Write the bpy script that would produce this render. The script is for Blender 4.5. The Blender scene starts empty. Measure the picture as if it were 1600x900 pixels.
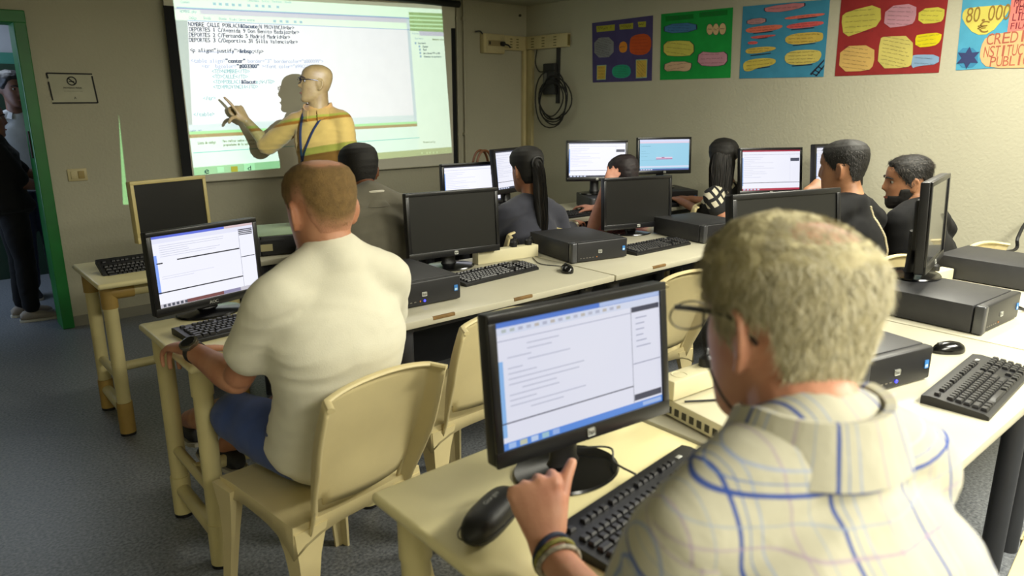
import bpy, bmesh, math, random
from mathutils import Vector, Matrix, noise
V = Vector
R = math.radians
C = bpy.context.scene.collection
rnd = random.Random(7)

# ---------------------------------------------------------------- materials
def lin(c):
    if isinstance(c, str):
        c = [int(c[i:i+2], 16)/255 for i in (0, 2, 4)]
    return tuple(x/12.92 if x <= .04045 else ((x+.055)/1.055)**2.4 for x in c)

_m = {}
def M(name, col, rough=.55, var=.06, scale=8, bump=0, bscale=60, metal=0, coat=0, spec=.5, emit=0, stretch=(1, 1, 1), col2=None, sheen=0):
    """Principled material with noise-driven colour variation and bump"""
    if name in _m:
        return _m[name]
    m = bpy.data.materials.new(name); m.use_nodes = True
    nt = m.node_tree; b = nt.nodes['Principled BSDF']; L = nt.links.new
    c = lin(col); c2 = lin(col2) if col2 else tuple(x*(1-3*var) for x in c)
    tc = nt.nodes.new('ShaderNodeTexCoord'); mp = nt.nodes.new('ShaderNodeMapping'); mp.inputs['Scale'].default_value = stretch
    L(tc.outputs['Object'], mp.inputs[0])
    n = nt.nodes.new('ShaderNodeTexNoise'); n.inputs['Scale'].default_value = scale; n.inputs['Detail'].default_value = 5
    L(mp.outputs[0], n.inputs['Vector'])
    r = nt.nodes.new('ShaderNodeValToRGB'); r.color_ramp.elements[0].position = .3; r.color_ramp.elements[1].position = .7
    r.color_ramp.elements[0].color = (*c2, 1); r.color_ramp.elements[1].color = (*c, 1)
    L(n.outputs[0], r.inputs[0]); L(r.outputs[0], b.inputs['Base Color'])
    b.inputs['Roughness'].default_value = rough; b.inputs['Metallic'].default_value = metal
    b.inputs['Specular IOR Level'].default_value = spec; b.inputs['Coat Weight'].default_value = coat
    b.inputs['Sheen Weight'].default_value = sheen
    if emit:
        L(r.outputs[0], b.inputs['Emission Color']); b.inputs['Emission Strength'].default_value = emit
    if bump:
        n2 = nt.nodes.new('ShaderNodeTexNoise'); n2.inputs['Scale'].default_value = bscale; n2.inputs['Detail'].default_value = 4
        L(mp.outputs[0], n2.inputs['Vector'])
        bp = nt.nodes.new('ShaderNodeBump'); bp.inputs['Strength'].default_value = bump; bp.inputs['Distance'].default_value = .01
        L(n2.outputs[0], bp.inputs['Height']); L(bp.outputs[0], b.inputs['Normal'])
    _m[name] = m
    return m

def glow(col, s=1.0):
    """lit pixels of a display"""
    return M('glow_%s_%d' % (col, int(s*100)), '101010' if 0 else col, rough=.4, var=.01, scale=3, emit=s, spec=.2)

# ---------------------------------------------------------------- objects
def obj(name, bm, mats, parent=None, smooth=True, ang=35, world=False):
    me = bpy.data.meshes.new(name)
    bmesh.ops.recalc_face_normals(bm, faces=bm.faces)
    bm.to_mesh(me); bm.free()
    for m in (mats if isinstance(mats, (list, tuple)) else [mats]):
        me.materials.append(m)
    if smooth:
        me.shade_smooth(); me.set_sharp_from_angle(angle=R(ang))
    o = bpy.data.objects.new(name, me); C.objects.link(o)
    if parent is not None:
        o.parent = parent
        if world:
            o.matrix_parent_inverse = root_matrix(parent).inverted()
    return o

def root_matrix(o):
    m = Matrix.LocRotScale(o.location, o.rotation_euler, o.scale)
    return root_matrix(o.parent) @ o.matrix_parent_inverse @ m if o.parent else m

def thing(name, label, cat, loc=(0, 0, 0), rz=0, group=None):
    o = bpy.data.objects.new(name, None); C.objects.link(o)
    o.empty_display_size = .05
    o.location = loc; o.rotation_euler = (0, 0, R(rz))
    return tag(o, label, cat, group)

def tag(o, label, cat, group=None):
    o['label'] = label; o['category'] = cat
    if group: o['group'] = group
    return o

def struct(name, bm, m, smooth=False, parent=None):
    o = obj(name, bm, m, parent, smooth)
    if parent is None: o['kind'] = 'structure'
    return o

def dup(root, label, loc, rz, group=None, drop=()):
    """a copy of a thing with copies of its parts and sub-parts"""
    r = root.copy(); C.objects.link(r); r.location = loc; r.rotation_euler = (0, 0, R(rz)); r['label'] = label
    if group: r['group'] = group
    def kids(a, b):
        for ch in list(a.children):
            if ch.name.split('.')[0] in drop: continue
            c = ch.copy(); C.objects.link(c); c.parent = b
            c.matrix_parent_inverse = ch.matrix_parent_inverse.copy()
            kids(ch, c)
    kids(root, r)
    return r

# ---------------------------------------------------------------- shapes
def BM(): return bmesh.new()

def box(bm, c, s, bev=0, rot=None, mi=0, seg=2):
    r = bmesh.ops.create_cube(bm, size=1)
    vs = r['verts']
    for v in vs: v.co = V((v.co.x*s[0], v.co.y*s[1], v.co.z*s[2]))
    fs = {f for v in vs for f in v.link_faces}
    if bev:
        es = list({e for v in vs for e in v.link_edges})
        g = bmesh.ops.bevel(bm, geom=es, offset=bev, segments=seg, affect='EDGES', profile=.5)
        fs = set(g['faces']) | {f for f in fs if f.is_valid}
        vs = list({v for f in fs for v in f.verts})
        more = {f for v in vs for f in v.link_faces}; fs |= more
        vs = list({v for f in fs for v in f.verts})
    m = (rot.to_4x4() if rot else Matrix())
    for v in vs: v.co = m @ v.co + V(c)
    for f in fs: f.material_index = mi
    return vs

def rings(bm, rs, mi=0, cap=True, closed=True):
    """loft a list of equal-length rings of points"""
    L = [[bm.verts.new(p) for p in r] for r in rs]
    n = len(L[0])
    for a, b in zip(L, L[1:]):
        for i in range(n if closed else n-1):
            j = (i+1) % n
            f = bm.faces.new((a[i], a[j], b[j], b[i])); f.material_index = mi
    if cap:
        for r in (L[0], L[-1]):
            try:
                f = bm.faces.new(r); f.material_index = mi
            except ValueError: pass
    return L

def cat(pts, k=6):
    """Catmull-Rom through points (any dimension)"""
    P = [list(p) for p in pts]
    if len(P) < 3: 
        a, b = P[0], P[-1]
        return [[x+(y-x)*i/k for x, y in zip(a, b)] for i in range(k+1)]
    P = [[2*a-b for a, b in zip(P[0], P[1])]] + P + [[2*a-b for a, b in zip(P[-1], P[-2])]]
    out = []
    for i in range(1, len(P)-2):
        for j in range(k):
            t = j/k
            out.append([.5*((2*b)+(-a+c)*t+(2*a-5*b+4*c-d)*t*t+(-a+3*b-3*c+d)*t**3) for a, b, c, d in zip(P[i-1], P[i], P[i+1], P[i+2])])
    out.append(P[-2])
    return out

def frames(pts, up=None):
    pts = [V(p) for p in pts]; T = []
    for i in range(len(pts)):
        t = pts[min(i+1, len(pts)-1)] - pts[max(i-1, 0)]
        T.append(t.normalized() if t.length > 1e-9 else V((0, 0, 1)))
    u = V(up) if up else (V((0, 0, 1)) if abs(T[0].z) < .9 else V((1, 0, 0)))
    out = []
    for p, t in zip(pts, T):
        a = u - t*u.dot(t)
        if a.length < 1e-6: a = t.orthogonal()
        a.normalize(); u = a
        out.append((p, t, a, t.cross(a)))
    return out

def tube(bm, pts, r, n=8, mi=0, cap=True, up=None, k=0):
    """sweep; r is a number, a list of numbers or a list of (along up, across)"""
    if not isinstance(r, (list, tuple)): r = [r]*len(pts)
    r = [x if isinstance(x, (list, tuple)) else (x, x) for x in r]
    if k:
        q = cat([list(p)+list(x) for p, x in zip(pts, r)], k); pts = [p[:3] for p in q]; r = [p[3:] for p in q]
    rs = []
    for (p, t, a, b), (ra, rb) in zip(frames(pts, up), r):
        rs.append([p + a*ra*math.cos(2*math.pi*i/n) + b*rb*math.sin(2*math.pi*i/n) for i in range(n)])
    return rings(bm, rs, mi, cap)

def limb(bm, pts, r, n=14, k=6, up=None):
    """rounded, tapering sweep for arms, legs and fingers"""
    r = [x if isinstance(x, (list, tuple)) else (x, x) for x in r]
    q = cat([list(p)+list(x) for p, x in zip(pts, r)], k)
    P = [V(p[:3]) for p in q]; S = [p[3:] for p in q]
    def capp(i, d):
        t = (P[i]-P[i+d]).normalized(); m = min(S[i])
        return [(P[i]+t*m*math.sin(a)*.9, [x*math.cos(a) for x in S[i]]) for a in (R(35), R(62), R(84))]
    c0, c1 = capp(0, 1), capp(len(P)-1, -1)
    P2 = [c[0] for c in c0[::-1]] + P + [c[0] for c in c1]; S2 = [c[1] for c in c0[::-1]] + S + [c[1] for c in c1]
    tube(bm, P2, [tuple(s) for s in S2], n, up=up)

def ell(bm, c, r, rot=None, u=20, v=12, mi=0):
    g = bmesh.ops.create_uvsphere(bm, u_segments=u, v_segments=v, radius=1)
    m = rot.to_3x3() if rot else Matrix.Identity(3)
    for x in g['verts']:
        x.co = m @ V((x.co.x*r[0], x.co.y*r[1], x.co.z*r[2])) + V(c)
        for f in x.link_faces: f.material_index = mi

def lathe(bm, prof, n=32, c=(0, 0, 0), sx=1, sy=1, mi=0):
    rings(bm, [[V((c[0]+r*sx*math.cos(2*math.pi*i/n), c[1]+r*sy*math.sin(2*math.pi*i/n), c[2]+z)) for i in range(n)] for r, z in prof], mi)

def poly(bm, pts, mi=0):
    f = bm.faces.new([bm.verts.new(p) for p in pts]); f.material_index = mi
    return f

def slab(bm, pts, d, mi=0):
    """prism: outline pts pushed along d"""
    a = [bm.verts.new(p) for p in pts]; b = [bm.verts.new(V(p)+V(d)) for p in pts]
    n = len(a)
    for i in range(n):
        f = bm.faces.new((a[i], a[(i+1) % n], b[(i+1) % n], b[i])); f.material_index = mi
    for q in (a, b):
        f = bm.faces.new(q); f.material_index = mi

def chaikin(pts, k=2):
    for _ in range(k):
        out = []
        for i in range(len(pts)):
            a, b = V(pts[i]), V(pts[(i+1) % len(pts)])
            out += [a.lerp(b, .25), a.lerp(b, .75)]
        pts = out
    return pts

_tx = {}
def glyphs(ch):
    """triangles of one character of the built-in font, unit size"""
    if ch not in _tx:
        cu = bpy.data.curves.new('t', 'FONT'); cu.body = ch; cu.resolution_u = 3
        o = bpy.data.objects.new('t', cu); C.objects.link(o)
        dg = bpy.context.evaluated_depsgraph_get(); dg.update()
        me = bpy.data.meshes.new_from_object(o.evaluated_get(dg))
        vs = [tuple(v.co) for v in me.vertices]; fs = [tuple(p.vertices) for p in me.polygons]
        _tx[ch] = (vs, fs, max([v[0] for v in vs], default=.3)-min([v[0] for v in vs], default=0))
        bpy.data.objects.remove(o); bpy.data.curves.remove(cu); bpy.data.meshes.remove(me)
    return _tx[ch]

def write(bm, s, p0, ex, ez, w, h, mono=True, mi=0, bold=0, only=None):
    """text s from p0, along ex over total width w, letter height h along ez"""
    p0, ex, ez = V(p0), V(ex).normalized(), V(ez).normalized()
    adv = []
    for ch in s:
        adv.append(1 if mono else (glyphs(ch)[2]+.12 if ch != ' ' else .35))
    tot = sum(adv); x = 0
    for i, (ch, a) in enumerate(zip(s, adv)):
        if ch != ' ' and (only is None or i in only):
            vs, fs, gw = glyphs(ch)
            if vs:
                x0 = min(v[0] for v in vs); sc = h/.70
                cw = w/tot*a; sx = min(cw*.9/max(gw, .01), sc*1.25)
                off = (cw-gw*sx)/2
                for dx in ((0, bold) if bold else (0,)):
                    q = [bm.verts.new(p0+ex*(x*w/tot+off+(v[0]-x0)*sx+dx)+ez*v[1]*sc) for v in vs]
                    for f in fs:
                        try:
                            g = bm.faces.new([q[k] for k in f]); g.material_index = mi
                        except ValueError: pass
        x += a

def scribble(bm, p0, p1, h, nrm, seed=0, mi=0, wt=None):
    """a line of illegible handwriting as a thin wavy ribbon"""
    g = random.Random(seed); p0, p1, nrm = V(p0), V(p1), V(nrm)
    L = (p1-p0).length; ex = (p1-p0).normalized(); ez = nrm.cross(ex).normalized()
    if ez.z < 0: ez = -ez
    wt = wt or h*.16; x = 0
    while x < L*.98:
        wl = min(g.uniform(2.2, 6)*h, L-x); n = max(3, int(wl/(h*.35))); prev = None
        for i in range(n+1):
            c = p0+ex*(x+wl*i/n)+ez*(h*.5*(g.random()-.5)+(h*.35 if i % 2 else -h*.2))
            a, b = bm.verts.new(c+ez*wt), bm.verts.new(c-ez*wt)
            if prev: 
                f = bm.faces.new((prev[0], a, b, prev[1])); f.material_index = mi
            prev = (a, b)
        x += wl+h*.8

def fuse(name, bm, mats, parent, vox=.008, smooth=3, disp=None, attr=None, fac=.5):
    """union of overlapping closed shapes into one continuous skin"""
    me = bpy.data.meshes.new(name); bm.to_mesh(me); bm.free()
    o = bpy.data.objects.new(name, me); C.objects.link(o)
    m = o.modifiers.new('r', 'REMESH'); m.mode = 'VOXEL'; m.voxel_size = vox; m.use_smooth_shade = True
    if smooth:
        s = o.modifiers.new('s', 'SMOOTH'); s.factor = fac; s.iterations = smooth
    dg = bpy.context.evaluated_depsgraph_get(); dg.update()
    n = bpy.data.meshes.new_from_object(o.evaluated_get(dg)); n.name = name
    o.modifiers.clear(); o.data = n; bpy.data.meshes.remove(me)
    if disp:
        n.update()
        nr = [v.normal.copy() for v in n.vertices]
        for v, k in zip(n.vertices, nr): v.co = v.co + k*disp(v.co, k)
    if attr:
        a = n.attributes.new('cloth', 'FLOAT_VECTOR', 'POINT')
        for i, v in enumerate(n.vertices): a.data[i].vector = attr(v.co)
    n.materials.clear()
    for q in (mats if isinstance(mats, (list, tuple)) else [mats]): n.materials.append(q)
    n.shade_smooth(); n.update()
    if parent is not None:
        o.parent = parent; o.matrix_parent_inverse = root_matrix(parent).inverted()
    return o

def lerp(a, b, t): return a+(b-a)*t
def table(tb, z):
    """linear table lookup: rows (z, a, b, ...)"""
    if z <= tb[0][0]: return tb[0][1:]
    for p, q in zip(tb, tb[1:]):
        if z <= q[0]:
            t = (z-p[0])/(q[0]-p[0]); t = t*t*(3-2*t)*.5+t*.5
            return [lerp(a, b, t) for a, b in zip(p[1:], q[1:])]
    return tb[-1][1:]
def sstep(a, b, x):
    t = max(0, min(1, (x-a)/(b-a))); return t*t*(3-2*t)


# ================================================================ ROOM
wallm = M('painted_plaster', 'b5b19c', rough=.85, var=.03, scale=1.5, bump=.35, bscale=55, spec=.2)
ceilm = M('ceiling_paint', 'a9a793', rough=.9, var=.02, scale=2, bump=.15, bscale=80, spec=.2)
floorm = M('speckled_linoleum', '85888c', rough=.36, var=.2, scale=90, bump=.05, bscale=30, col2='494d54')
greenm = M('green_door_paint', '11742c', rough=.4, var=.1, scale=5)
blackm = M('black_plastic', '17171a', rough=.42, var=.08, scale=30, bump=.05, bscale=400)
def slabbox(name, a, b, m):
    bm = BM(); box(bm, [(p+q)/2 for p, q in zip(a, b)], [q-p for p, q in zip(a, b)])
    return struct(name, bm, m)
slabbox('floor', (-1.3, -2.6, -.1), (5.1, 9, 0), floorm)
slabbox('ceiling', (-1.3, -2.6, 2.39), (5.1, 9, 2.5), ceilm)
slabbox('wall_right', (4.95, -2.6, 0), (5.1, 5.69, 2.39), wallm)
slabbox('wall_back', (-1.3, -2.75, 0), (5.1, -2.6, 2.39), wallm)
slabbox('wall_left', (-1.4, -2.6, 0), (-1.25, 9, 2.39), wallm)
bm = BM()                                   # front wall with the door opening cut out
for a, b in (((.72, 5.54, 0), (4.95, 5.69, 2.39)), ((-1.25, 5.54, 0), (-.3, 5.69, 2.39)), ((-.3, 5.54, 2.01), (.72, 5.69, 2.39))):
    box(bm, [(p+q)/2 for p, q in zip(a, b)], [q-p for p, q in zip(a, b)])
struct('wall_front', bm, wallm)
skirt = M('skirting_tile', '8d8a7c', rough=.5, var=.06)
slabbox('baseboard_front', (.79, 5.525, 0), (4.95, 5.54, .07), skirt)
slabbox('baseboard_right', (4.935, -2.6, 0), (4.95, 5.52, .07), skirt)
# green door frame
bm = BM()
box(bm, (.752, 5.60, .985), (.07, .21, 1.97), .006); box(bm, (-.335, 5.60, .985), (.07, .21, 1.97), .006); box(bm, (.209, 5.60, 2.0), (1.158, .21, .075), .006)
fr = struct('door_1', bm, greenm)
bm = BM(); box(bm, (.713, 5.56, 1.23), (.012, .035, .17), .003)
struct('latch_plate', bm, M('dark_steel', '241d18', rough=.4, metal=.7), parent=fr)
# corridor beyond the door
slabbox('wall_corridor', (-1.25, 7.5, 0), (5.0, 7.6, 2.39), M('corridor_paint', '8c8f95', rough=.8, var=.03))
slabbox('wall_corridor_side', (1.9, 5.69, 0), (2.0, 7.5, 2.39), M('corridor_paint', '8c8f95'))
slabbox('trim_1', (-1.25, 7.47, 1.80), (1.9, 7.5, 1.89), M('teal_rail', '2d6a5d', rough=.5))
slabbox('door_2', (-1.25, 7.46, 0), (1.7, 7.5, 1.80), M('dark_green_door', '0c2a1b', rough=.5, var=.1))

# ---------------------------------------------------------------- projection screen
SY = 5.49
cloth = M('matte_screen_cloth', 'd6d3c2', rough=.9, var=.01, spec=.05)
scr = thing('projection_screen', 'large pull-down projection screen on the front wall showing lines of web page code', 'screen', (2.85, SY, .93))
def srect(x0, x1, z0, z1, y=SY, d=.004):
    bm = BM(); box(bm, ((x0+x1)/2, y+d/2, (z0+z1)/2), (x1-x0, d, z1-z0)); return bm
sc = obj('screen_cloth', srect(1.60, 4.05, .925, 2.33), cloth, scr, world=True)
blk = M('black_border', '0b0d12', rough=.8, var=.02)
obj('side_border', srect(1.595, 1.662, .93, 2.13, SY-.003, .006), blk, scr, world=True)
obj('side_border', srect(4.005, 4.05, .925, 2.13, SY-.003, .006), blk, scr, world=True)
bm = BM(); tube(bm, [(1.56, SY-.01, 2.335), (4.09, SY-.01, 2.335)], .03, 16); obj('roller_case', bm, M('black_case', '101012', rough=.5), scr, world=True)
bm = BM(); tube(bm, [(1.60, SY+.002, .927), (4.05, SY+.002, .927)], .004, 10); obj('bottom_bar', bm, M('bar_pale', 'b5b19c', rough=.8), scr, world=True)

inkd = M('projected_ink', '9aa3b0', rough=.95, spec=0, var=.01); inkg = M('projected_grey', 'a5adb8', rough=.95, spec=0, var=.01)
inkt = M('projected_green_ink', '86b3a8', rough=.95, spec=0, var=.01); inkb = M('projected_dark_ink', '626a72', rough=.95, spec=0, var=.01)
inko = M('projected_olive_ink', '7c7c50', rough=.95, spec=0, var=.01); inkl = M('projected_pale', 'e9eadd', rough=.95, spec=0, var=.01)
inky = M('projected_orange', 'e0a84e', rough=.95, spec=0, var=.01)
inks = [inkd, inkg, inkt, inkb, inko, inkl, inky]
bm = BM()
def line(s, a, b, h=.028, mi=1, bold=0, dark=None):
    a, b = V(a), V(b); ex = b-a; a = a+V((0, -.004, -h*.5))
    ez = V((0, 0, 1))
    dk = set(range(*dark)) if dark else set()
    write(bm, s, a, ex, ez, ex.length, h, True, mi, 0.0004 if mi == 0 else bold, only=set(range(len(s)))-dk)
    if dk: write(bm, s, a+V((0, -.0005, 0)), ex, ez, ex.length, h, True, 3, .004, only=dk)
line('NOMBRE CALLE POBLACI&Oacute;N PROVINCIA<br>', (1.746,5.49,2.02), (2.525,5.49,2.042), mi=0, dark=(20, 27))
line('DEPORTES 1 C/Avenida 9 Don Benito Badajoz<br>', (1.747,5.49,1.986), (2.561,5.49,2.012), mi=0)
line('DEPORTES 2 C/Fernando 5 Madrid Madrid<br>', (1.743,5.49,1.951), (2.486,5.49,1.973), mi=0)
line('DEPORTES 3 C/Deportiva 31 Silla Valencia<br>', (1.739,5.49,1.916), (2.545,5.49,1.941), mi=0)
line('<p align="justify">&nbsp;</p>', (1.738,5.49,1.848), (2.268,5.49,1.86), mi=0, dark=(19, 25))
line('<table align="center" border="3" bordercolor="#000099">', (1.737,5.49,1.777), (2.749,5.49,1.805), mi=1, dark=(13, 22))
line('<tr  bgcolor="#003300" ><font color="#99CC00">', (1.808,5.49,1.742), (2.68,5.49,1.765), mi=1, dark=(13, 22))
line('<TD>NOMBRE</TD>', (1.875,5.49,1.708), (2.151,5.49,1.715), mi=2)
line('<TD>CALLE</TD>', (1.874,5.49,1.672), (2.133,5.49,1.677), mi=2)
line('<TD>POBLACI&Oacute;N</TD>', (1.875,5.49,1.635), (2.336,5.49,1.644), mi=2, dark=(11, 17))
line('<TD>PROVINCIA</TD>', (1.873,5.49,1.599), (2.204,5.49,1.606), mi=2)
line('</tr>', (1.793,5.49,1.52), (1.883,5.49,1.522), mi=2)
line('</table>', (1.714,5.49,1.408), (1.863,5.49,1.41), mi=2)
line('NOMBRE.php', (1.7,5.49,2.1), (1.811,5.49,2.106), .018)
line('Código', (1.755,5.49,2.063), (1.807,5.49,2.064), .02); line('Dividir', (1.855,5.49,2.067), (1.908,5.49,2.068), .018); line('Diseño', (1.962,5.49,2.072), (2.016,5.49,2.073), .018)
line('Título: Correo externo', (2.035,5.49,2.071), (2.222,5.49,2.078), .018)
line('Común', (1.711,5.49,2.161), (1.77,5.49,2.165), .018)
line('Comandos  Sitio  Ventana  Ayuda', (2.178,5.49,2.21), (2.517,5.49,2.225), .016)
line('Propiedades', (1.676,5.49,1.254), (1.788,5.49,1.256), .016, mi=5)
line('Lista de código', (1.724,5.49,1.207), (1.851,5.49,1.21), .02, mi=4)
line('Para realizar cambios al código, use', (1.903,5.49,1.215), (2.178,5.49,1.216), .018, mi=4)
line('propiedades de la selección', (1.905,5.49,1.187), (2.141,5.49,1.189), .018, mi=4)
line('<table>  <tr>', (1.676,5.49,1.294), (1.76,5.49,1.298), .014)
for i, s in enumerate(('CSS', 'Código', 'Aplicación', 'Inspector de etiquetas', 'Archivos')):
    x1 = (655, 656, 660, 676, 659)[i]
    y = (21.3, 27.6, 33.6, 39.8, 45.8)[i]
    pass
line('CSS', (3.609,5.49,2.221), (3.664,5.49,2.222), .016, mi=5); line('Código', (3.611,5.49,2.187), (3.676,5.49,2.189), .016, mi=5)
line('Aplicación', (3.613,5.49,2.157), (3.701,5.49,2.16), .016, mi=5); line('Inspector de etiquetas', (3.615,5.49,2.127), (3.807,5.49,2.133), .016, mi=5)
line('Archivos', (3.617,5.49,2.097), (3.692,5.49,2.099), .018, mi=5, bold=.002)
line('Archivos', (3.589,5.49,2.063), (3.658,5.49,2.065), .014); line('Escritorio', (3.617,5.49,2.024), (3.703,5.49,2.027), .016); line('Administrar sitios', (3.797,5.49,2.025), (3.92,5.49,2.029), .016, mi=4)
line('Escritorio', (3.648,5.49,1.986), (3.728,5.49,1.989), .016, mi=0); line('Equipo', (3.694,5.49,1.96), (3.751,5.49,1.963), .016, mi=0); line('Red', (3.699,5.49,1.934), (3.733,5.49,1.935), .016, mi=0)
line('Servidores FTP y RDS', (3.698,5.49,1.905), (3.875,5.49,1.911), .016, mi=0); line('Elementos de escritorio', (3.704,5.49,1.877), (3.888,5.49,1.883), .016, mi=0)
line('Dynamically', (3.67,5.49,1.145), (3.802,5.49,1.144), .016, mi=4)
line('11:09', (3.87,5.49,1.059), (3.928,5.49,1.06), .014, mi=5); line('10/09/2015', (3.841,5.49,1.029), (3.949,5.49,1.03), .014, mi=5)
def dot(p, w, h, mi, k=0):
    x, y, z = p; poly(bm, [(x-w/2, y-.003-k, z-h/2), (x+w/2, y-.003-k, z-h/2), (x+w/2, y-.003-k, z+h/2), (x-w/2, y-.003-k, z+h/2)], mi)
for p in ((1.94,5.49,2.167), (1.981,5.49,2.168), (2.028,5.49,2.17), (2.074,5.49,2.171), (2.121,5.49,2.173), (2.186,5.49,2.175), (2.246,5.49,2.177), (2.294,5.49,2.179), (2.343,5.49,2.181), (2.407,5.49,2.182), (2.374,5.49,2.08), (2.424,5.49,2.082), (2.472,5.49,2.083), (2.536,5.49,2.086), (2.583,5.49,2.087)):
    dot(p, .022, .018, 1); dot(p, .008, .010, 0, .001)
for p in ((3.622,5.49,1.984), (3.661,5.49,1.959), (3.666,5.49,1.933), (3.668,5.49,1.905), (3.671,5.49,1.877)): dot(p, .018, .018, 0)
for p in ((3.653,5.49,1.049), (3.708,5.49,1.047), (3.739,5.49,1.048), (3.778,5.49,1.047), (3.817,5.49,1.048)): dot(p, .017, .017, 5)
for p, mi in (((1.866,5.49,1.008), 5), ((1.968,5.49,1.006), 6)): dot(p, .05, .04, mi)
dot((2.082,5.49,1.013), .085, .06, 5)
line('e', (1.743,5.49,1.006), (1.785,5.49,1.009), .045, mi=1, bold=.003)
line('d', (2.065,5.49,1.008), (2.097,5.49,1.008), .035, mi=0)
def rule(a, b, w=.004, mi=1):
    a, b = V(a), V(b); o = V((0, -.003, 0)); z = V((0, 0, w/2)); poly(bm, [a+o-z, b+o-z, b+o+z, a+o+z], mi)
rule((1.681,5.49,2.122), (3.565,5.49,2.183), .012); rule((1.744,5.49,2.043), (3.562,5.49,2.09), .006)
rule((1.685,5.49,1.138), (3.631,5.49,1.185), .005, 2)
rule((1.796,5.49,1.838), (2.044,5.49,1.843), .004, 0)
obj('projected_lettering', bm, inks, sc, smooth=False, world=True)

# ---------------------------------------------------------------- projector lamp: its picture is a set of bands in the beam
PJ = V((1.44, .60, 2.02))
pl = bpy.data.lights.new('projector_lamp', 'SPOT'); pl.energy = 1750; pl.shadow_soft_size = .004; pl.spot_size = R(85); pl.spot_blend = 0
po = bpy.data.objects.new('projector_lamp', pl); C.objects.link(po); po.location = PJ
po.rotation_euler = (V((2.8, SY, 1.5))-PJ).to_track_quat('-Z', 'Y').to_euler()
pl.use_nodes = True; nt = pl.node_tree; L = nt.links.new
em = [n for n in nt.nodes if n.type == 'EMISSION'][0]
def mth(op, a, b=0, c=None):
    n = nt.nodes.new('ShaderNodeMath'); n.operation = op
    for i, x in enumerate((a, b, c)):
        if x is None: continue
        if isinstance(x, (int, float)): n.inputs[i].default_value = x
        else: L(x, n.inputs[i])
    return n.outputs[0]
ge = nt.nodes.new('ShaderNodeNewGeometry'); sx = nt.nodes.new('ShaderNodeSeparateXYZ'); L(ge.outputs['Incoming'], sx.inputs[0])
kk = mth('DIVIDE', SY-PJ.y, sx.outputs[1])
BX = mth('MULTIPLY_ADD', sx.outputs[0], kk, PJ.x); BZ = mth('MULTIPLY_ADD', sx.outputs[2], kk, PJ.z)
def side(p, q, up=True):
    """1 above (or below) the line through p and q of the beam's picture"""
    m = (q[2]-p[2])/(q[0]-p[0]); t = mth('MULTIPLY_ADD', BX, -m, BZ)
    return mth('GREATER_THAN' if up else 'LESS_THAN', t, p[2]-m*p[0])
def side_x(p, q, right=True):
    m = (q[0]-p[0])/(q[2]-p[2]); t = mth('MULTIPLY_ADD', BZ, -m, BX)
    return mth('GREATER_THAN' if right else 'LESS_THAN', t, p[0]-m*p[2])
def AND(*a):
    o = a[0]
    for x in a[1:]: o = mth('MULTIPLY', o, x)
    return o
col = None
def paint(mask, c, soft=1):
    global col
    n = nt.nodes.new('ShaderNodeMix'); n.data_type = 'RGBA'
    L(mask, n.inputs[0])
    if col is None: n.inputs[6].default_value = (0, 0, 0, 1)
    else: L(col, n.inputs[6])
    n.inputs[7].default_value = (*lin(c), 1); col = n.outputs[2]
eL = ((1.664,5.49,2.12), (1.675,5.49,0.982)); eR = ((3.908,5.49,2.293), (3.989,5.49,1.034)); eB = ((1.672,5.49,0.976), (3.986,5.49,1.035)); eT = ((2.649,5.49,2.263), (3.908,5.49,2.314))
inside = AND(side_x(*eL), side_x(*eR, False), side(*eB), side(*eT, False))
paint(inside, 'dee7ff')
lA = ((1.685,5.49,2.122), (3.565,5.49,2.183)); lB = ((1.831,5.49,2.091), (3.564,5.49,2.144)); lC = ((1.744,5.49,2.043), (3.562,5.49,2.09))
paint(AND(inside, side(*lC)), 'd6f6ef'); paint(AND(inside, side(*lA), ), 'd3f7ee')
paint(AND(inside, side(*lB), side(*lA, False)), 'bcc3e2')
paint(AND(inside, side((1.688,5.49,2.11), (1.834,5.49,2.117), False), side(*lB), side_x((1.835,5.49,2.121), (1.836,5.49,2.091), False)), 'd6f6ef')
tT = ((2.647,5.49,2.24), (3.893,5.49,2.279)); paint(AND(inside, side(*tT)), '8f978c')
paint(AND(inside, side_x((1.744,5.49,2.039), (1.7,5.49,1.336), False), side(*lC, False), side((1.697,5.49,1.331), (3.604,5.49,1.374))), '9fb4c0')
# lower half
l1 = ((1.698,5.49,1.336), (3.605,5.49,1.382)); l2 = ((1.671,5.49,1.288), (3.602,5.49,1.326)); l3 = ((1.668,5.49,1.268), (3.602,5.49,1.307)); l4 = ((1.666,5.49,1.243), (3.601,5.49,1.284)); l5 = ((1.676,5.49,1.033), (3.994,5.49,1.09))
below = AND(inside, side(*l1, False)); paint(below, 'c3dcf0')
paint(AND(inside, side(*l2, False)), '8fe0a0'); paint(AND(inside, side(*l3, False)), '8f7a4c'); paint(AND(inside, side(*l4, False)), 'cdeff2')
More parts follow.
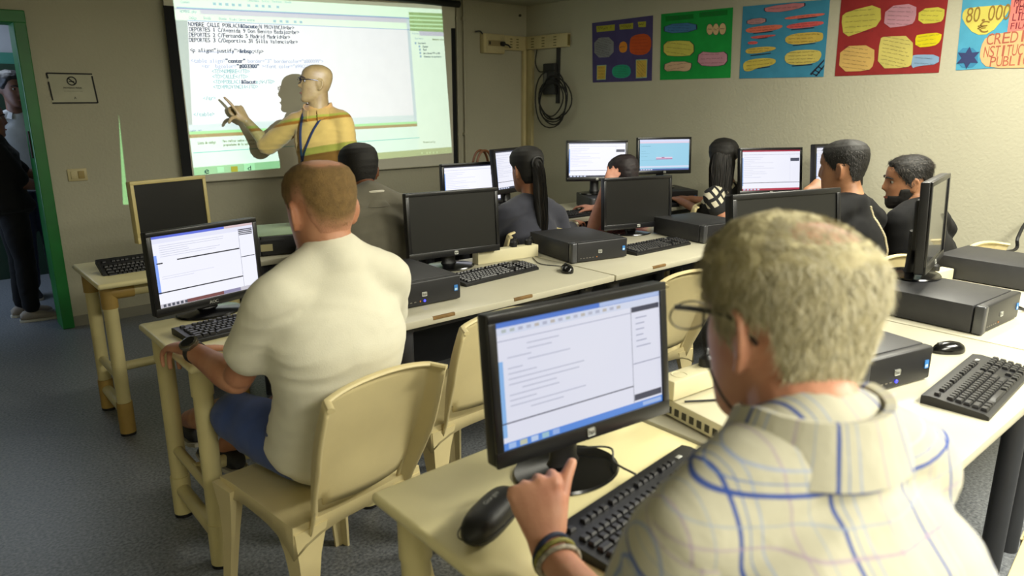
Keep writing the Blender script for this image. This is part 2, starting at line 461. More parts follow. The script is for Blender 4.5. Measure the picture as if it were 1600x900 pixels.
# side panel
pE = ((3.565,5.49,2.226), (3.625,5.49,1.09)); pan = AND(inside, side_x(*pE), side((3.574,5.49,2.232), (3.906,5.49,2.246), False))
paint(pan, 'd4f2f0')
paint(AND(pan, side((3.568,5.49,2.082), (3.901,5.49,2.09))), '7da873')
for q in (((3.573,5.49,2.204), (3.905,5.49,2.216)), ((3.571,5.49,2.171), (3.904,5.49,2.184)), ((3.57,5.49,2.139), (3.903,5.49,2.152)), ((3.569,5.49,2.108), (3.902,5.49,2.12))):
    d = .006; a, b = [V(p) for p in q]
    paint(AND(pan, side(a-V((0, 0, d)), b-V((0, 0, d))), side(a+V((0, 0, d)), b+V((0, 0, d)), False)), 'b3e6c0')
paint(AND(pan, side((3.568,5.49,2.082), (3.901,5.49,2.09), False), side((3.586,5.49,2.046), (3.9,5.49,2.056)), side_x((3.665,5.49,2.078), (3.668,5.49,2.046))), 'b4bce0')
qE = (V(pE[0])-V((.03, 0, 0)), V(pE[1])-V((.03, 0, 0)))
paint(AND(inside, side_x(*pE, False), side_x(*qE), side(*lA, False), side((3.536,5.49,1.326), (3.636,5.49,1.33))), 'b4cfe8')
paint(AND(inside, side(*l5, False)), '74bd92'); paint(AND(inside, side(*l5, False), side_x((3.01,5.49,0.966), (2.978,5.49,1.127))), '8fa878')
# a stray wedge of the picture that falls on the bare wall left of the screen
paint(AND(side_x((1.244,5.49,1.408), (1.197,5.49,0.816)), side_x((1.245,5.49,1.408), (1.231,5.49,0.812), False), side((1.175,5.49,0.817), (1.231,5.49,0.812)), side((1.243,5.49,1.425), (1.271,5.49,1.425), False)), '86d89a')
L(col, em.inputs['Color']); em.inputs['Strength'].default_value = 1

# ---------------------------------------------------------------- fittings on the front wall
cream = M('yellowed_plastic', 'cbbd8e', rough=.5, var=.05); creamd = M('yellowed_plastic_shade', '8f8356', rough=.6)
def Wb(name, a, b, m, parent=None, bev=.003, **k):
    bm = BM(); box(bm, [(p+q)/2 for p, q in zip(a, b)], [abs(q-p) for p, q in zip(a, b)], bev)
    return obj(name, bm, m, parent, world=True, **k)
sg = thing('no_smoking_sign', 'white paper no-smoking notice with taped black edges beside the green door frame', 'sign', (.99, 5.54, 1.48))
Wb('paper', (.862, 5.536, 1.488), (1.122, 5.54, 1.672), M('sign_paper', 'b9b7a0', rough=.7), sg, 0)
ink = M('black_print', '15161a', rough=.7)
bm = BM()
for a, b, w in (((.858, 1.672), (1.116, 1.672), .009), ((.866, 1.488), (1.126, 1.49), .009), ((.858, 1.672), (.862, 1.64), .009), ((.862, 1.62), (.87, 1.505), .008), ((1.113, 1.66), (1.126, 1.488), .009)):
    d = (V((b[0]-a[0], 0, b[1]-a[1]))).normalized(); n = V((-d.z, 0, d.x))*w*.5; p, q = V((a[0], 5.5335, a[1])), V((b[0], 5.5335, b[1]))
    slab(bm, [p-n, q-n, q+n, p+n], (0, .003, 0))
obj('tape_border', bm, ink, sg, smooth=False, world=True)
bm = BM(); c = V((.992, 5.534, 1.626))
for i in range(32):
    a, b = 2*math.pi*i/32, 2*math.pi*(i+1)/32
    f = lambda r, t: c+V((r*math.cos(t), 0, r*math.sin(t)))
    poly(bm, [f(.022, a), f(.022, b), f(.029, b), f(.029, a)])
poly(bm, [c+V((-.021, 0, .016)), c+V((-.016, 0, .021)), c+V((.021, 0, -.016)), c+V((.016, 0, -.021))])
poly(bm, [c+V((-.017, 0, -.006)), c+V((.014, 0, -.006)), c+V((.014, 0, 0)), c+V((-.017, 0, 0))])
write(bm, 'PROHIBIDO FUMAR', (.94, 5.534, 1.578), (1, 0, 0), (0, 0, 1), .105, .011, True)
scribble(bm, (.94, 5.534, 1.563), (1.05, 5.534, 1.563), .004, (0, -1, 0), 3)
write(bm, 'A', (.99, 5.534, 1.513), (1, 0, 0), (0, 0, 1), .016, .016)
obj('sign_print', bm, ink, sg, smooth=False, world=True)
sw = thing('light_switch', 'yellowed double light switch plate on the wall below the no-smoking notice', 'switch', (.945, 5.54, .98))
Wb('plate', (.888, 5.53, .985), (1.002, 5.54, 1.065), cream, sw, .004); Wb('rocker', (.905, 5.524, 1.0), (.942, 5.532, 1.05), cream, sw); Wb('rocker', (.948, 5.524, 1.0), (.985, 5.532, 1.05), M('rocker_worn', 'a8935a', rough=.6), sw)

pipem = M('painted_pipe', 'b3ae98', rough=.55, var=.05)
def pipe(x, label):
    t = thing('wall_pipe', label, 'pipe', (x, 5.51, 0), 0, 'vertical pipes on the front wall')
    bm = BM(); tube(bm, [(x, 5.51, 0), (x, 5.51, 2.39)], .011, 12); obj('pipe_run', bm, pipem, t, world=True)
    for z in (2.22, 1.2): Wb('clamp', (x-.018, 5.497, z-.012), (x+.018, 5.54, z+.012), pipem, t, .003)
pipe(4.085, 'thin painted wall pipe running right beside the edge of the projection screen')
pipe(4.165, 'thin painted wall pipe on the side toward the cream socket box')

sb = thing('socket_box', 'cream surface-mounted socket box with black plug near the room corner', 'socket', (4.49, 5.54, 1.93))
Wb('housing', (4.368, 5.48, 1.935), (4.625, 5.54, 2.108), cream, sb, .006)
Wb('cover_plate', (4.40, 5.474, 1.945), (4.62, 5.482, 2.10), M('cover_plate', 'c4b78c', rough=.45), sb, .003)
Wb('socket_strip', (4.415, 5.466, 2.0), (4.56, 5.478, 2.05), M('socket_strip', '9a8a62', rough=.5), sb, .003)
Wb('switch_key', (4.42, 5.462, 2.01), (4.44, 5.47, 2.04), M('dark_key', '3b372c', rough=.5), sb, .002)
bm = BM(); tube(bm, [(4.575, 5.47, 2.025), (4.575, 5.435, 2.02)], .022, 12); tube(bm, [(4.575, 5.44, 2.02), (4.62, 5.425, 2.01), (4.665, 5.45, 1.995)], .008, 8, k=4)
obj('plug', bm, blackm, sb, world=True)
bm = BM(); tube(bm, [(4.372, 5.50, 2.1), (4.34, 5.50, 2.125), (4.30, 5.52, 2.12)], .007, 8, k=4); obj('cable_stub', bm, blackm, sb, world=True)

tr = thing('cable_trunking', 'cream slotted cable trunking across and down the room corner', 'trunking', (4.94, 5.53, 0))
slot = M('trunking_slot', '6f6747', rough=.7)
Wb('horizontal_run', (4.625, 5.50, 1.975), (4.95, 5.54, 2.105), cream, tr, .003)
Wb('side_run', (4.905, 4.93, 1.985), (4.95, 5.50, 2.105), cream, tr, .003)
Wb('end_mouth', (4.912, 4.926, 1.997), (4.943, 4.932, 2.093), M('trunk_mouth', '7a6c3c', rough=.8), tr, 0)
Wb('vertical_run', (4.885, 5.50, 0), (4.945, 5.54, 1.98), cream, tr, .003)
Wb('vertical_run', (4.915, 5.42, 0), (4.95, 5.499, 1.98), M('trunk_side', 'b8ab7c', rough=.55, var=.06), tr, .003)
bm = BM()
for x in (4.72, 4.80): 
    for k in range(4): box(bm, (x, 5.4995, 2.0+k*.025), (.03, .002, .009))
for y in (5.40, 5.25, 5.09):
    for k in range(4): box(bm, (4.9045, y, 2.005+k*.025), (.002, .04, .009))
obj('slot_grille', bm, slot, tr, smooth=False, world=True)

ad = thing('power_adapter', 'flat dark grey adapter box hung below the trunking with a coil of cables', 'adapter', (4.92, 5.15, 1.5))
dk = M('adapter_grey', '2b2b2c', rough=.6, var=.08)
Wb('adapter_box', (4.885, 5.07, 1.56), (4.93, 5.23, 1.845), dk, ad, .008)
Wb('bracket', (4.93, 5.055, 1.48), (4.95, 5.095, 1.985), dk, ad, .003)
Wb('sticker', (4.883, 5.175, 1.67), (4.886, 5.215, 1.76), M('adapter_label', '6b6b66', rough=.6), ad, 0)
bm = BM()
for k in range(6):
    g = random.Random(k); pts = []
    cy, cz, ry, rz2 = 5.08+g.uniform(-.03, .03), 1.56+g.uniform(-.03, .02), .20+g.uniform(-.045, .035), .22+g.uniform(-.06, .05)
    for i in range(25):
        a = 2*math.pi*i/24; pts.append((4.895-.012*k*.7-.01*math.sin(3*a+k), cy+ry*math.cos(a), cz-.05+rz2*math.sin(a)))
    tube(bm, pts, .0065, 6)
tube(bm, [(4.91, 5.34, 1.98), (4.9, 5.35, 1.86), (4.9, 5.3, 1.78), (4.9, 5.23, 1.77)], .006, 6, k=5)
obj('coiled_cable', bm, M('cable_black', '1b1b1d', rough=.5), ad, world=True)
bm = BM(); tube(bm, [(4.86, 5.54, 2.30), (4.86, 5.525, 2.30)], .012, 10)
tag(obj('wall_plug', bm, M('dark_hole', '222019', rough=.8)), 'small dark wall plug high up near the room corner', 'plug')


# ================================================================ POSTERS on the right wall
PX = 4.950
def paper(c): return M('card_'+c, c, rough=.8, var=.05, scale=12, bump=.05, bscale=60, spec=.15)
pen = M('pen_line', '2a2426', rough=.8); mark = M('marker_outline', '16182e', rough=.7)
def P3(q, d): return [(PX-d, y, z) for y, z in q]
def inset(q, k):
    cy = sum(a for a, b in q)/len(q); cz = sum(b for a, b in q)/len(q)
    return [(cy+(a-cy)*k, cz+(b-cz)*k) for a, b in q]
def poster(label, c, corners):
    t = thing('poster', label, 'poster', (PX, sum(q[0] for q in corners)/4, corners[2][1]), 0, 'handmade posters in a row on the right wall')
    bm = BM(); slab(bm, P3(corners, .004), (.003, 0, 0)); obj('sheet', bm, paper(c), t, smooth=False, world=True)
    return t
_k = [0]
def card(t, c, q, lines=3, outline=None, rnd_=2, ink=None, edge=None, lh=.010):
    _k[0] += 1; d = .0065+.0002*(_k[0] % 5)
    if rnd_: 
        q = [(p.x, p.y) for p in chaikin([V((a, b)) for a, b in q], rnd_)]
    bm = BM(); slab(bm, P3(q, d), (.0015, 0, 0)); mats = [paper(c), ink or pen, mark, paper(edge or c)]
    if outline or edge:
        o = [(PX-d+.0009, y, z) for y, z in inset(q, outline or 1.1)]; slab(bm, o, (.0012, 0, 0), 2 if outline else 3)
    ys = [a for a, b in q]; zs = [b for a, b in q]; y0, y1, z0, z1 = max(ys), min(ys), min(zs), max(zs)
    cy, w = (y0+y1)/2, (y0-y1); tl = 0
    for i in range(lines):
        v = (i+.7)/(lines+.4); z = z1+(z0-z1)*v
        # follow the outline's own tilt
        tilt = (max(q, key=lambda p: p[0])[1]-min(q, key=lambda p: p[0])[1])*.25
        scribble(bm, (PX-d-.0006, cy+w*.40, z+tilt), (PX-d-.0006, cy-w*(.28+.12*((i*7+_k[0]) % 3)/2), z-tilt), lh, (-1, 0, 0), _k[0]*17+i, 1, lh*.1)
    o = obj('note_card', bm, mats, t, smooth=False, world=True)
    return d

t = poster('dark purple handmade poster hung closest to the room corner', '4b4470', [(4.66,2.171),(3.982,2.179),(3.964,1.665),(4.632,1.662)])
for q in ([(4.606,2.14),(4.39,2.139),(4.391,2.09),(4.598,2.09)], [(4.339,2.135),(4.186,2.136),(4.187,2.09),(4.331,2.092)], [(4.135,2.14),(4.05,2.138),(4.05,2.094),(4.126,2.098)]):
    card(t, 'a9a53c', q, 1, rnd_=0, ink=M('title_letters', '4a4418', rough=.8), lh=.028)
card(t, '87888c', [(4.626,2.043),(4.396,2.037),(4.392,1.872),(4.617,1.875)], 8, rnd_=1)
card(t, 'c3552a', [(4.201,2.041),(3.988,2.043),(3.983,1.874),(4.203,1.878),(4.219,1.962)], 6, ink=M('brown_pen', '7a2e18', rough=.8))
card(t, 'd98b34', [(4.335,1.952),(4.32,1.988),(4.276,1.997),(4.241,1.971),(4.244,1.914),(4.282,1.9),(4.322,1.91)], 1, ink=mark, lh=.02)
card(t, 'c9a94c', [(4.58,1.803),(4.479,1.804),(4.48,1.69),(4.578,1.688)], 4, rnd_=0, edge='8fb6a0')
card(t, '2f9d78', [(4.402,1.797),(4.21,1.803),(4.194,1.7),(4.386,1.696)], 5, edge='3e8f8c')
card(t, 'c9a94c', [(4.135,1.833),(4.023,1.832),(4.02,1.696),(4.127,1.694)], 5, rnd_=0, edge='8fb6a0')

t = poster('bright green handmade poster hung between the purple and the blue one', '1f9440', [(3.898,2.182),(3.236,2.173),(3.214,1.671),(3.877,1.669)])
card(t, '1a7a30', [(3.853,2.16),(3.584,2.156),(3.581,2.123),(3.846,2.121)], 2, rnd_=0, ink=M('green_pen', '14602a', rough=.8), lh=.02)
card(t, '1a7a30', [(3.529,2.159),(3.281,2.162),(3.278,2.124),(3.526,2.126)], 2, rnd_=0, ink=M('green_pen', '14602a', rough=.8), lh=.02)
card(t, '4777a5', [(3.854,2.099),(3.556,2.092),(3.546,2.025),(3.85,2.03)], 3, 1.07, 1)
card(t, 'c9c25a', [(3.856,1.965),(3.712,1.968),(3.568,1.952),(3.556,1.851),(3.704,1.846),(3.849,1.864)], 3, 1.05, 1)
card(t, 'c9a888', [(3.83,1.809),(3.576,1.803),(3.576,1.746),(3.618,1.728),(3.716,1.739),(3.835,1.735)], 2, 1.06, 1)
card(t, 'c48e9d', [(3.506,1.875),(3.369,1.857),(3.259,1.863),(3.251,1.772),(3.352,1.758),(3.517,1.774)], 3, 1.06, 1)
for x in (1270, 1335, 1395): pass
card(t, 'cfb284', [(3.455,2.03),(3.444,2.069),(3.413,2.07),(3.392,2.033),(3.402,1.994),(3.434,1.992)], 1, 1.1, lh=.02)
card(t, 'cfb284', [(3.401,2.03),(3.386,2.068),(3.36,2.07),(3.339,2.032),(3.349,1.99),(3.38,1.988)], 1, 1.1, lh=.02)
card(t, 'cfb284', [(3.343,2.029),(3.329,2.067),(3.299,2.069),(3.278,2.032),(3.288,1.99),(3.322,1.986)], 1, 1.1, lh=.02)

t = poster('steel blue handmade poster with salmon and tan strips left of the red one', '3f88a8', [(3.151,2.172),(2.497,2.158),(2.486,1.661),(3.136,1.664)])
for c, q, n, ou in (('c87e84', [(2.971,2.152),(2.676,2.158),(2.673,2.123),(2.834,2.107),(2.916,2.114),(2.968,2.121)], 1, 1.05), ('b9898a', [(3.105,2.078),(2.96,2.08),(2.958,2.042),(3.103,2.042)], 2, 1.1),
                    ('d9735c', [(3.115,2.022),(2.826,2.028),(2.82,1.998),(2.943,1.982),(3.107,1.983)], 2, None), ('d9605c', [(3.082,1.959),(2.869,1.961),(2.868,1.949),(3.035,1.937)], 1, None), ('d9605c', [(3.086,1.924),(3.007,1.922),(3.009,1.901),(3.085,1.904)], 1, None),
                    ('dd6f5e', [(2.81,2.071),(2.523,2.077),(2.521,2.059),(2.645,2.055),(2.808,2.052)], 1, None), ('dd5f5e', [(2.797,2.021),(2.524,2.029),(2.523,1.995),(2.78,1.985)], 2, None),
                    ('cdb052', [(2.801,1.954),(2.529,1.96),(2.512,1.92),(2.528,1.889),(2.779,1.878)], 3, None), ('cdb052', [(3.105,1.88),(2.861,1.881),(2.858,1.851),(3.093,1.83)], 2, None),
                    ('c9b551', [(3.109,1.798),(2.853,1.804),(2.848,1.753),(2.993,1.735),(3.051,1.711),(3.11,1.719)], 3, None), ('cdbb62', [(2.786,1.844),(2.536,1.844),(2.508,1.801),(2.545,1.748),(2.776,1.744)], 4, None)):
    card(t, c, q, n, ou, 1 if ou else 2)
bm = BM()
for q in ([(2.584,1.682),(2.492,1.776),(2.491,1.764),(2.573,1.673)], [(2.545,1.666),(2.488,1.74),(2.487,1.728),(2.532,1.666)], [(2.564,1.688),(2.53,1.672),(2.532,1.666),(2.567,1.682)], [(2.547,1.709),(2.512,1.689),(2.514,1.683),(2.55,1.703)], [(2.527,1.732),(2.495,1.713),(2.498,1.707),(2.529,1.726)]):
    poly(bm, P3(q, .006))
obj('ladder_print', bm, mark, t, smooth=False, world=True)
for q in ([(3.046,1.979),(2.893,1.985),(2.892,1.98),(3.046,1.974)], [(3.005,1.941),(2.929,1.945),(2.928,1.94),(3.005,1.936)], [(3.055,1.827),(2.892,1.836),(2.892,1.831),(3.054,1.821)], [(2.727,1.879),(2.566,1.885),(2.566,1.881),(2.727,1.874)], [(2.72,1.742),(2.571,1.747),(2.57,1.742),(2.719,1.737)], [(2.752,1.984),(2.584,1.988),(2.584,1.983),(2.752,1.979)], [(2.711,2.051),(2.572,2.055),(2.572,2.051),(2.711,2.046)], [(2.989,1.735),(2.89,1.743),(2.89,1.738),(2.989,1.73)]):
    bm = BM(); poly(bm, P3(q, .0085)); obj('underline_stroke', bm, mark, t, smooth=False, world=True)

t = poster('brick red handmade poster with yellow and pink note cards', '8e2c2c', [(2.42,2.179),(1.77,2.133),(1.763,1.668),(2.407,1.663)])
dkr = M('dark_red_pen', '5a1c1c', rough=.8)
for c, q, n in (('bdb352', [(2.408,2.04),(2.368,2.07),(2.161,2.101),(2.142,1.972),(2.258,1.936),(2.372,1.906)], 5), ('b98794', [(2.125,2.078),(1.944,2.082),(1.935,1.988),(1.958,1.955),(2.123,1.947)], 5), ('c5bb4a', [(1.925,2.046),(1.781,2.047),(1.775,1.982),(1.795,1.957),(1.918,1.959)], 3),
                ('c9a560', [(2.386,1.854),(2.167,1.85),(2.154,1.727),(2.189,1.69),(2.384,1.691)], 6), ('c4b765', [(2.138,1.888),(2.109,1.898),(1.939,1.892),(1.919,1.723),(1.953,1.702),(2.131,1.704)], 8), ('d2c21e', [(1.925,1.89),(1.895,1.898),(1.775,1.902),(1.777,1.849),(1.81,1.823),(1.916,1.821)], 3), ('7f9cba', [(1.927,1.773),(1.907,1.779),(1.773,1.773),(1.769,1.717),(1.884,1.711),(1.924,1.696)], 2)):
    card(t, c, q, n, None, 1, lh=.009)

t = poster('light blue handmade poster reading 80.000 and CREDI at the end of the row', '4e9ab8', [(1.691,2.115),(1.219,2.084),(1.195,1.693),(1.671,1.679)])
card(t, 'c9bd5c', [(1.679,2.011),(1.65,2.03),(1.433,2.028),(1.453,1.969),(1.517,1.874),(1.597,1.874),(1.675,1.961)], 0, None, 1)
card(t, 'd77a70', [(1.439,2.07),(1.325,2.064),(1.303,1.888),(1.433,1.879)], 0, None, 0)
card(t, 'cfa878', [(1.556,1.807),(1.534,1.865),(1.422,1.88),(1.27,1.889),(1.243,1.682),(1.501,1.684),(1.551,1.733)], 0, None, 1)
card(t, '3d80a6', [(1.676,1.806),(1.57,1.801),(1.555,1.693),(1.663,1.693)], 0, None, 1)
bm = BM()
def wr(s, a, b, h, mi, bold=.004):
    (y0, z0), (y1, z1) = a, b; p = V((PX-.0092, y0, z0)); e = V((0, y1-y0, z1-z0)); write(bm, s, p, e, (0, 0, 1), e.length, h, True, mi, -bold if 0 else 0)
q = [(1.657,1.946),(1.432,1.948),(1.592,1.885),(1.524,1.885),(1.532,1.815),(1.333,1.824),(1.535,1.746),(1.31,1.752),(1.496,1.694),(1.302,1.697),(1.422,2.011),(1.344,2.01),(1.413,1.976),(1.339,1.976),(1.419,1.938),(1.333,1.937),(1.421,1.893),(1.327,1.895),(1.424,2.044),(1.349,2.042)]
wr('80.000', q[0], q[1], .085, 0); wr('€', q[2], q[3], .06, 0); wr('CREDI', q[4], q[5], .062, 1); wr('NSTITUCI', q[6], q[7], .062, 1); wr('PUBLIC', q[8], q[9], .055, 1)
wr('MUC', q[10], q[11], .04, 2); wr('IENE', q[12], q[13], .04, 2); wr('LIDO', q[14], q[15], .04, 2); wr('FILAS', q[16], q[17], .035, 2); wr('CON', q[18], q[19], .03, 2)
c = [(1.613,1.748)][0]
st = []
for i in range(12):
    a = math.pi/2+math.pi*i/6; r = .066 if i % 2 == 0 else .034; st.append((PX-.0092, c[0]-r*math.cos(a), c[1]+r*math.sin(a)*.95))
poly(bm, st, 3)
obj('poster_lettering', bm, [M('ochre_marker', '8a6a28', rough=.8), M('red_brown_marker', 'a85a44', rough=.8), M('maroon_marker', '7a2430', rough=.8), M('navy_star', '27315e', rough=.8)], t, smooth=False, world=True)


# ================================================================ FURNITURE AND COMPUTERS
TZ = .74
tanm = M('cream_table_laminate', 'e6dba8', rough=.38, var=.03, scale=4, bump=.02, bscale=90)
tubem = M('cream_tube', 'd6c993', rough=.42, var=.05, scale=6)
fitm = M('yellowed_fitting', 'b3934e', rough=.5, var=.08, scale=9)
grey = M('grey_laminate', 'c2bda8', rough=.28, var=.03, scale=5, bump=.015, bscale=120)
dleg = M('dark_grey_metal', '3a3b40', rough=.45, var=.08, metal=.2)
chairm = M('cream_chair_plastic', 'ddcd9b', rough=.4, var=.05, scale=5, bump=.03, bscale=250)

def tube_table(label, x0, x1, y0, y1, fit=tubem):
    t = thing('school_table', label, 'table', ((x0+x1)/2, (y0+y1)/2, 0))
    w, d = x1-x0, y1-y0
    bm = BM(); box(bm, (0, 0, TZ-.0125), (w, d, .025), .011, seg=3); obj('table_top', bm, tanm, t)
    for sx in (-1, 1):
        X = sx*(w/2-.055)
        for sy, Y in ((-1, -d/2+.095), (1, d/2-.075)):
            bm = BM(); tube(bm, [(X, Y, 0), (X, Y, TZ-.03)], .030, 20)
            lg = obj('leg', bm, tubem, t)
            bm = BM(); tube(bm, [(X, Y, TZ-.13), (X, Y, TZ-.028)], .034, 20); tube(bm, [(X, Y, TZ-.06), (X-sx*.10, Y, TZ-.06)], .034, 16); obj('elbow_fitting', bm, fit, lg)
            bm = BM(); tube(bm, [(X, Y, .012), (X, Y, .16)], .034, 20); obj('foot_fitting', bm, fit if fit is not tubem else tubem, lg)
            bm = BM(); tube(bm, [(X, Y, 0), (X, Y, .012)], .033, 20); obj('foot_cap', bm, blackm, lg)
        bm = BM(); tube(bm, [(X, -d/2+.095, .11), (X, d/2-.075, .11)], .024, 16); obj('end_bar', bm, tubem, t)
    for Y in (-d/2+.095, d/2-.075):
        bm = BM(); tube(bm, [(-w/2+.055, Y, TZ-.06), (w/2-.055, Y, TZ-.06)], .028, 16); obj('top_rail', bm, tubem, t)
    bm = BM(); tube(bm, [(-w/2+.055, 0, .27), (w/2-.055, 0, .27)], .022, 16); obj('stretcher', bm, tubem, t)
    for sx in (-1, 1):
        bm = BM(); X = sx*(w/2-.055); tube(bm, [(X, -d/2+.095, .27), (X, d/2-.075, .27)], .018, 12); obj('cross_bar', bm, tubem, t)
    return t
tube_table('cream tube-legged table with tan elbow fittings by the front wall under the cream-framed monitor', .59, 1.24, 3.395, 3.94, fitm)
tube_table('cream tube-legged table where the man in the white T-shirt works', .575, 1.24, 2.125, 2.695)
tube_table('cream table under the glasses case and the nearest lit monitor', .625, 1.305, .60, 1.165)

def desk(label, x0, x1, y0, y1, chips=()):
    t = thing('computer_desk', label, 'desk', ((x0+x1)/2, (y0+y1)/2, 0), 0, 'grey computer desks in rows')
    w, d = x1-x0, y1-y0
    bm = BM(); box(bm, (0, 0, TZ-.014), (w, d, .028), .004); obj('worktop', bm, grey, t)
    for sx in (-1, 1):
        X = sx*(w/2-.09)
        for Y in (-d/2+.10, d/2-.10):
            bm = BM(); tube(bm, [(X, Y, 0), (X, Y, TZ-.028)], .032, 18); obj('leg', bm, dleg, t)
        bm = BM(); box(bm, (X, 0, TZ-.05), (.05, d-.14, .035), .004); obj('side_rail', bm, dleg, t)
    bm = BM(); box(bm, (0, -d/2+.12, TZ-.055), (w-.18, .03, .05), .004); obj('front_rail', bm, dleg, t)
    bm = BM(); box(bm, (0, d/2-.06, .48), (w-.14, .014, .42), .003); obj('modesty_panel', bm, M('dark_panel', '26272b', rough=.6, var=.1), t)
    bm = BM(); box(bm, (0, .05, TZ-.10), (w-.3, .16, .012), .003); box(bm, (0, -.03, TZ-.07), (w-.3, .01, .07), .003); obj('cable_tray', bm, M('tray_black', '1d1e22', rough=.5), t)
    for x in chips:
        bm = BM(); box(bm, (x-(x0+x1)/2, -d/2+.004, TZ-.006), (.10, .012, .0135), .003); obj('chipped_edge', bm, M('bare_wood', '8a6a3c', rough=.8, var=.15, scale=30), t)
    return t
desk('grey desk in the front row under the lit monitor of the man in grey', 1.26, 2.46, 3.42, 4.02)
desk('grey desk in the front row before the ponytailed woman', 2.47, 3.67, 3.32, 3.95)
desk('grey desk of the front row that reaches the room corner', 3.68, 4.88, 3.23, 3.90)
desk('grey desk in the middle row with two dark switched-off screens and a white power strip', 1.26, 2.40, 2.08, 2.80, (1.46, 1.85))
desk('grey desk in the middle row behind the grey-haired man, holding the second dark screen', 2.41, 3.62, 2.08, 2.80, (2.72,))
desk('grey desk at the poster-wall end of the middle row', 3.63, 4.88, 2.08, 2.80)
desk('grey desk beside the grey-haired man with keyboard and stacked computers', 1.315, 2.62, .435, 1.16)
desk('grey desk at the poster-wall end of the nearest row', 2.63, 4.1, .435, 1.16)

# ---------------------------------------------------------------- chairs
def make_chair(label, loc, rz):
    t = thing('plastic_chair', label, 'chair', loc, rz, 'cream moulded plastic chairs')
    bm = BM(); n = 10; g = []                      # seat: dished panel with a turned-down skirt
    for j in range(n+1):
        row = []
        for i in range(n+1):
            u, v = i/n*2-1, j/n*2-1
            x = u*(.205-.012*v); y = v*.205+.01; z = .445-.014*(1-u*u)*(1-v*v*.6)-.010*max(0, v)**3
            row.append(bm.verts.new((x, y, z)))
        g.append(row)
    for j in range(n):
        for i in range(n): bm.faces.new((g[j][i], g[j][i+1], g[j+1][i+1], g[j+1][i]))
    edge = [g[0][i] for i in range(n)]+[g[j][n] for j in range(n)]+[g[n][n-i] for i in range(n)]+[g[n-j][0] for j in range(n)]
    low = []
    for k, v in enumerate(edge):
        s = abs(((k % n)/n)*2-1)                   # deep at the corners, shallow in between: the arch of the apron
        low.append(bm.verts.new((v.co.x*1.03, (v.co.y-.01)*1.03+.01, v.co.z-.035-.055*s**3)))
    for k in range(len(edge)):
        j = (k+1) % len(edge); bm.faces.new((edge[k], edge[j], low[j], low[k]))
    o = obj('seat', bm, chairm, t, ang=50); m = o.modifiers.new('t', 'SOLIDIFY'); m.thickness = .007; m.offset = -1
    def leg(x0, y0, x1, y1, ztop):
        bm = BM(); rs = []
        for z, k in ((0, .018), (.12, .021), (.25, .025), (.34, .034), (ztop, .050)):
            q = z/ztop; cx, cy = lerp(x1, x0, q), lerp(y1, y0, q); sx, sy = (1 if x0 > 0 else -1), (1 if y0 > 0 else -1)
            a = k
            rs.append([(cx+sx*p[0]*a, cy+sy*p[1]*a, z) for p in ((1, 1), (-1, 1), (-1, .55), (.35, .35), (.55, -1), (1, -1))])
        rings(bm, rs); obj('leg', bm, chairm, t, ang=30)
    for sx in (-1, 1):
        leg(sx*.165, .172, sx*.205, .205, .425); leg(sx*.165, -.150, sx*.215, -.235, .425)
    # back: one curved shell whose sides bend forward into flanges that run down to the rear legs
    def bk(u, v):
        w = .148+.026*math.sin(max(0, v)*2.2)*.9; z = .45+.358*v; a = abs(u); k = max(0, a-1); c = min(a, 1)
        vv = max(0, v); b_ = .030*(1-c*c)*math.exp(-((vv-.12)/.22)**2)-.014*(1-c**4)*sstep(.35, 1, vv)
        y = -.192-.095*v-.02*v*v-b_-k*(.16-.05*vv)*(.35+.65*min(1, max(0, v+.14)*1.6))
        return V((math.copysign(w*c+k*.050, u), y, z+.016*(1-c*c)*vv-k*.01*vv))
    bm = BM(); us = [-1.4, -1.26, -1.14, -1.06, -1, -.94, -.86, -.72, -.54, -.36, -.18, 0, .18, .36, .54, .72, .86, .94, 1, 1.06, 1.14, 1.26, 1.4]; q = 16; g = []
    for j in range(q+1):
        g.append([bm.verts.new(bk(u, -.14+1.14*j/q)) for u in us])
    for j in range(q):
        for i in range(len(us)-1):
            u, v = (us[i]+us[i+1])/2, -.14+1.14*(j+.5)/q
            if v < .06+.10*u**4 and abs(u) < .97: continue
            bm.faces.new((g[j][i], g[j][i+1], g[j+1][i+1], g[j+1][i]))
    for v in [v for v in bm.verts if not v.link_faces]: bm.verts.remove(v)
    o = obj('backrest', bm, chairm, t, ang=70); m = o.modifiers.new('t', 'SOLIDIFY'); m.thickness = .009; m.offset = 1
    bm = BM(); pts = [bk(u, 1.0)+V((0, -.004, .002)) for u in us]; tube(bm, pts, [(.007, .010)]*len(pts), 8); obj('top_rim', bm, chairm, t)
    return t
ch = make_chair('cream plastic chair the man in the white T-shirt sits on', (.812, 1.815, 0), 9)
dup(ch, 'empty cream plastic chair pushed in behind the nearest lit monitor', (1.435, 2.05, 0), 3)
dup(ch, 'empty cream plastic chair between the nearest lit monitor and the grey-haired head', (2.40, 1.99, 0), -2)
dup(ch, 'cream plastic chair under the man with the braided seam on his black shirt', (3.36, 1.57, 0), -4)
dup(ch, 'cream plastic chair by the poster wall under the bearded man', (4.03, 1.42, 0), -6)
dup(ch, 'cream plastic chair the grey-haired man sits on', (.715, .27, 0), -15)
dup(ch, 'empty cream plastic chair at the grey desk right of the grey-haired man', (1.93, .14, 0), 6)
dup(ch, 'cream plastic chair under the man in the grey shirt', (1.60, 3.17, 0), 0)
dup(ch, 'cream plastic chair under the woman with the long ponytail', (2.62, 3.17, 0), -2)
dup(ch, 'cream plastic chair under the person in the pink top', (3.40, 3.17, 0), -2)
dup(ch, 'cream plastic chair under the woman in black and white checks', (4.29, 3.18, 0), -2)

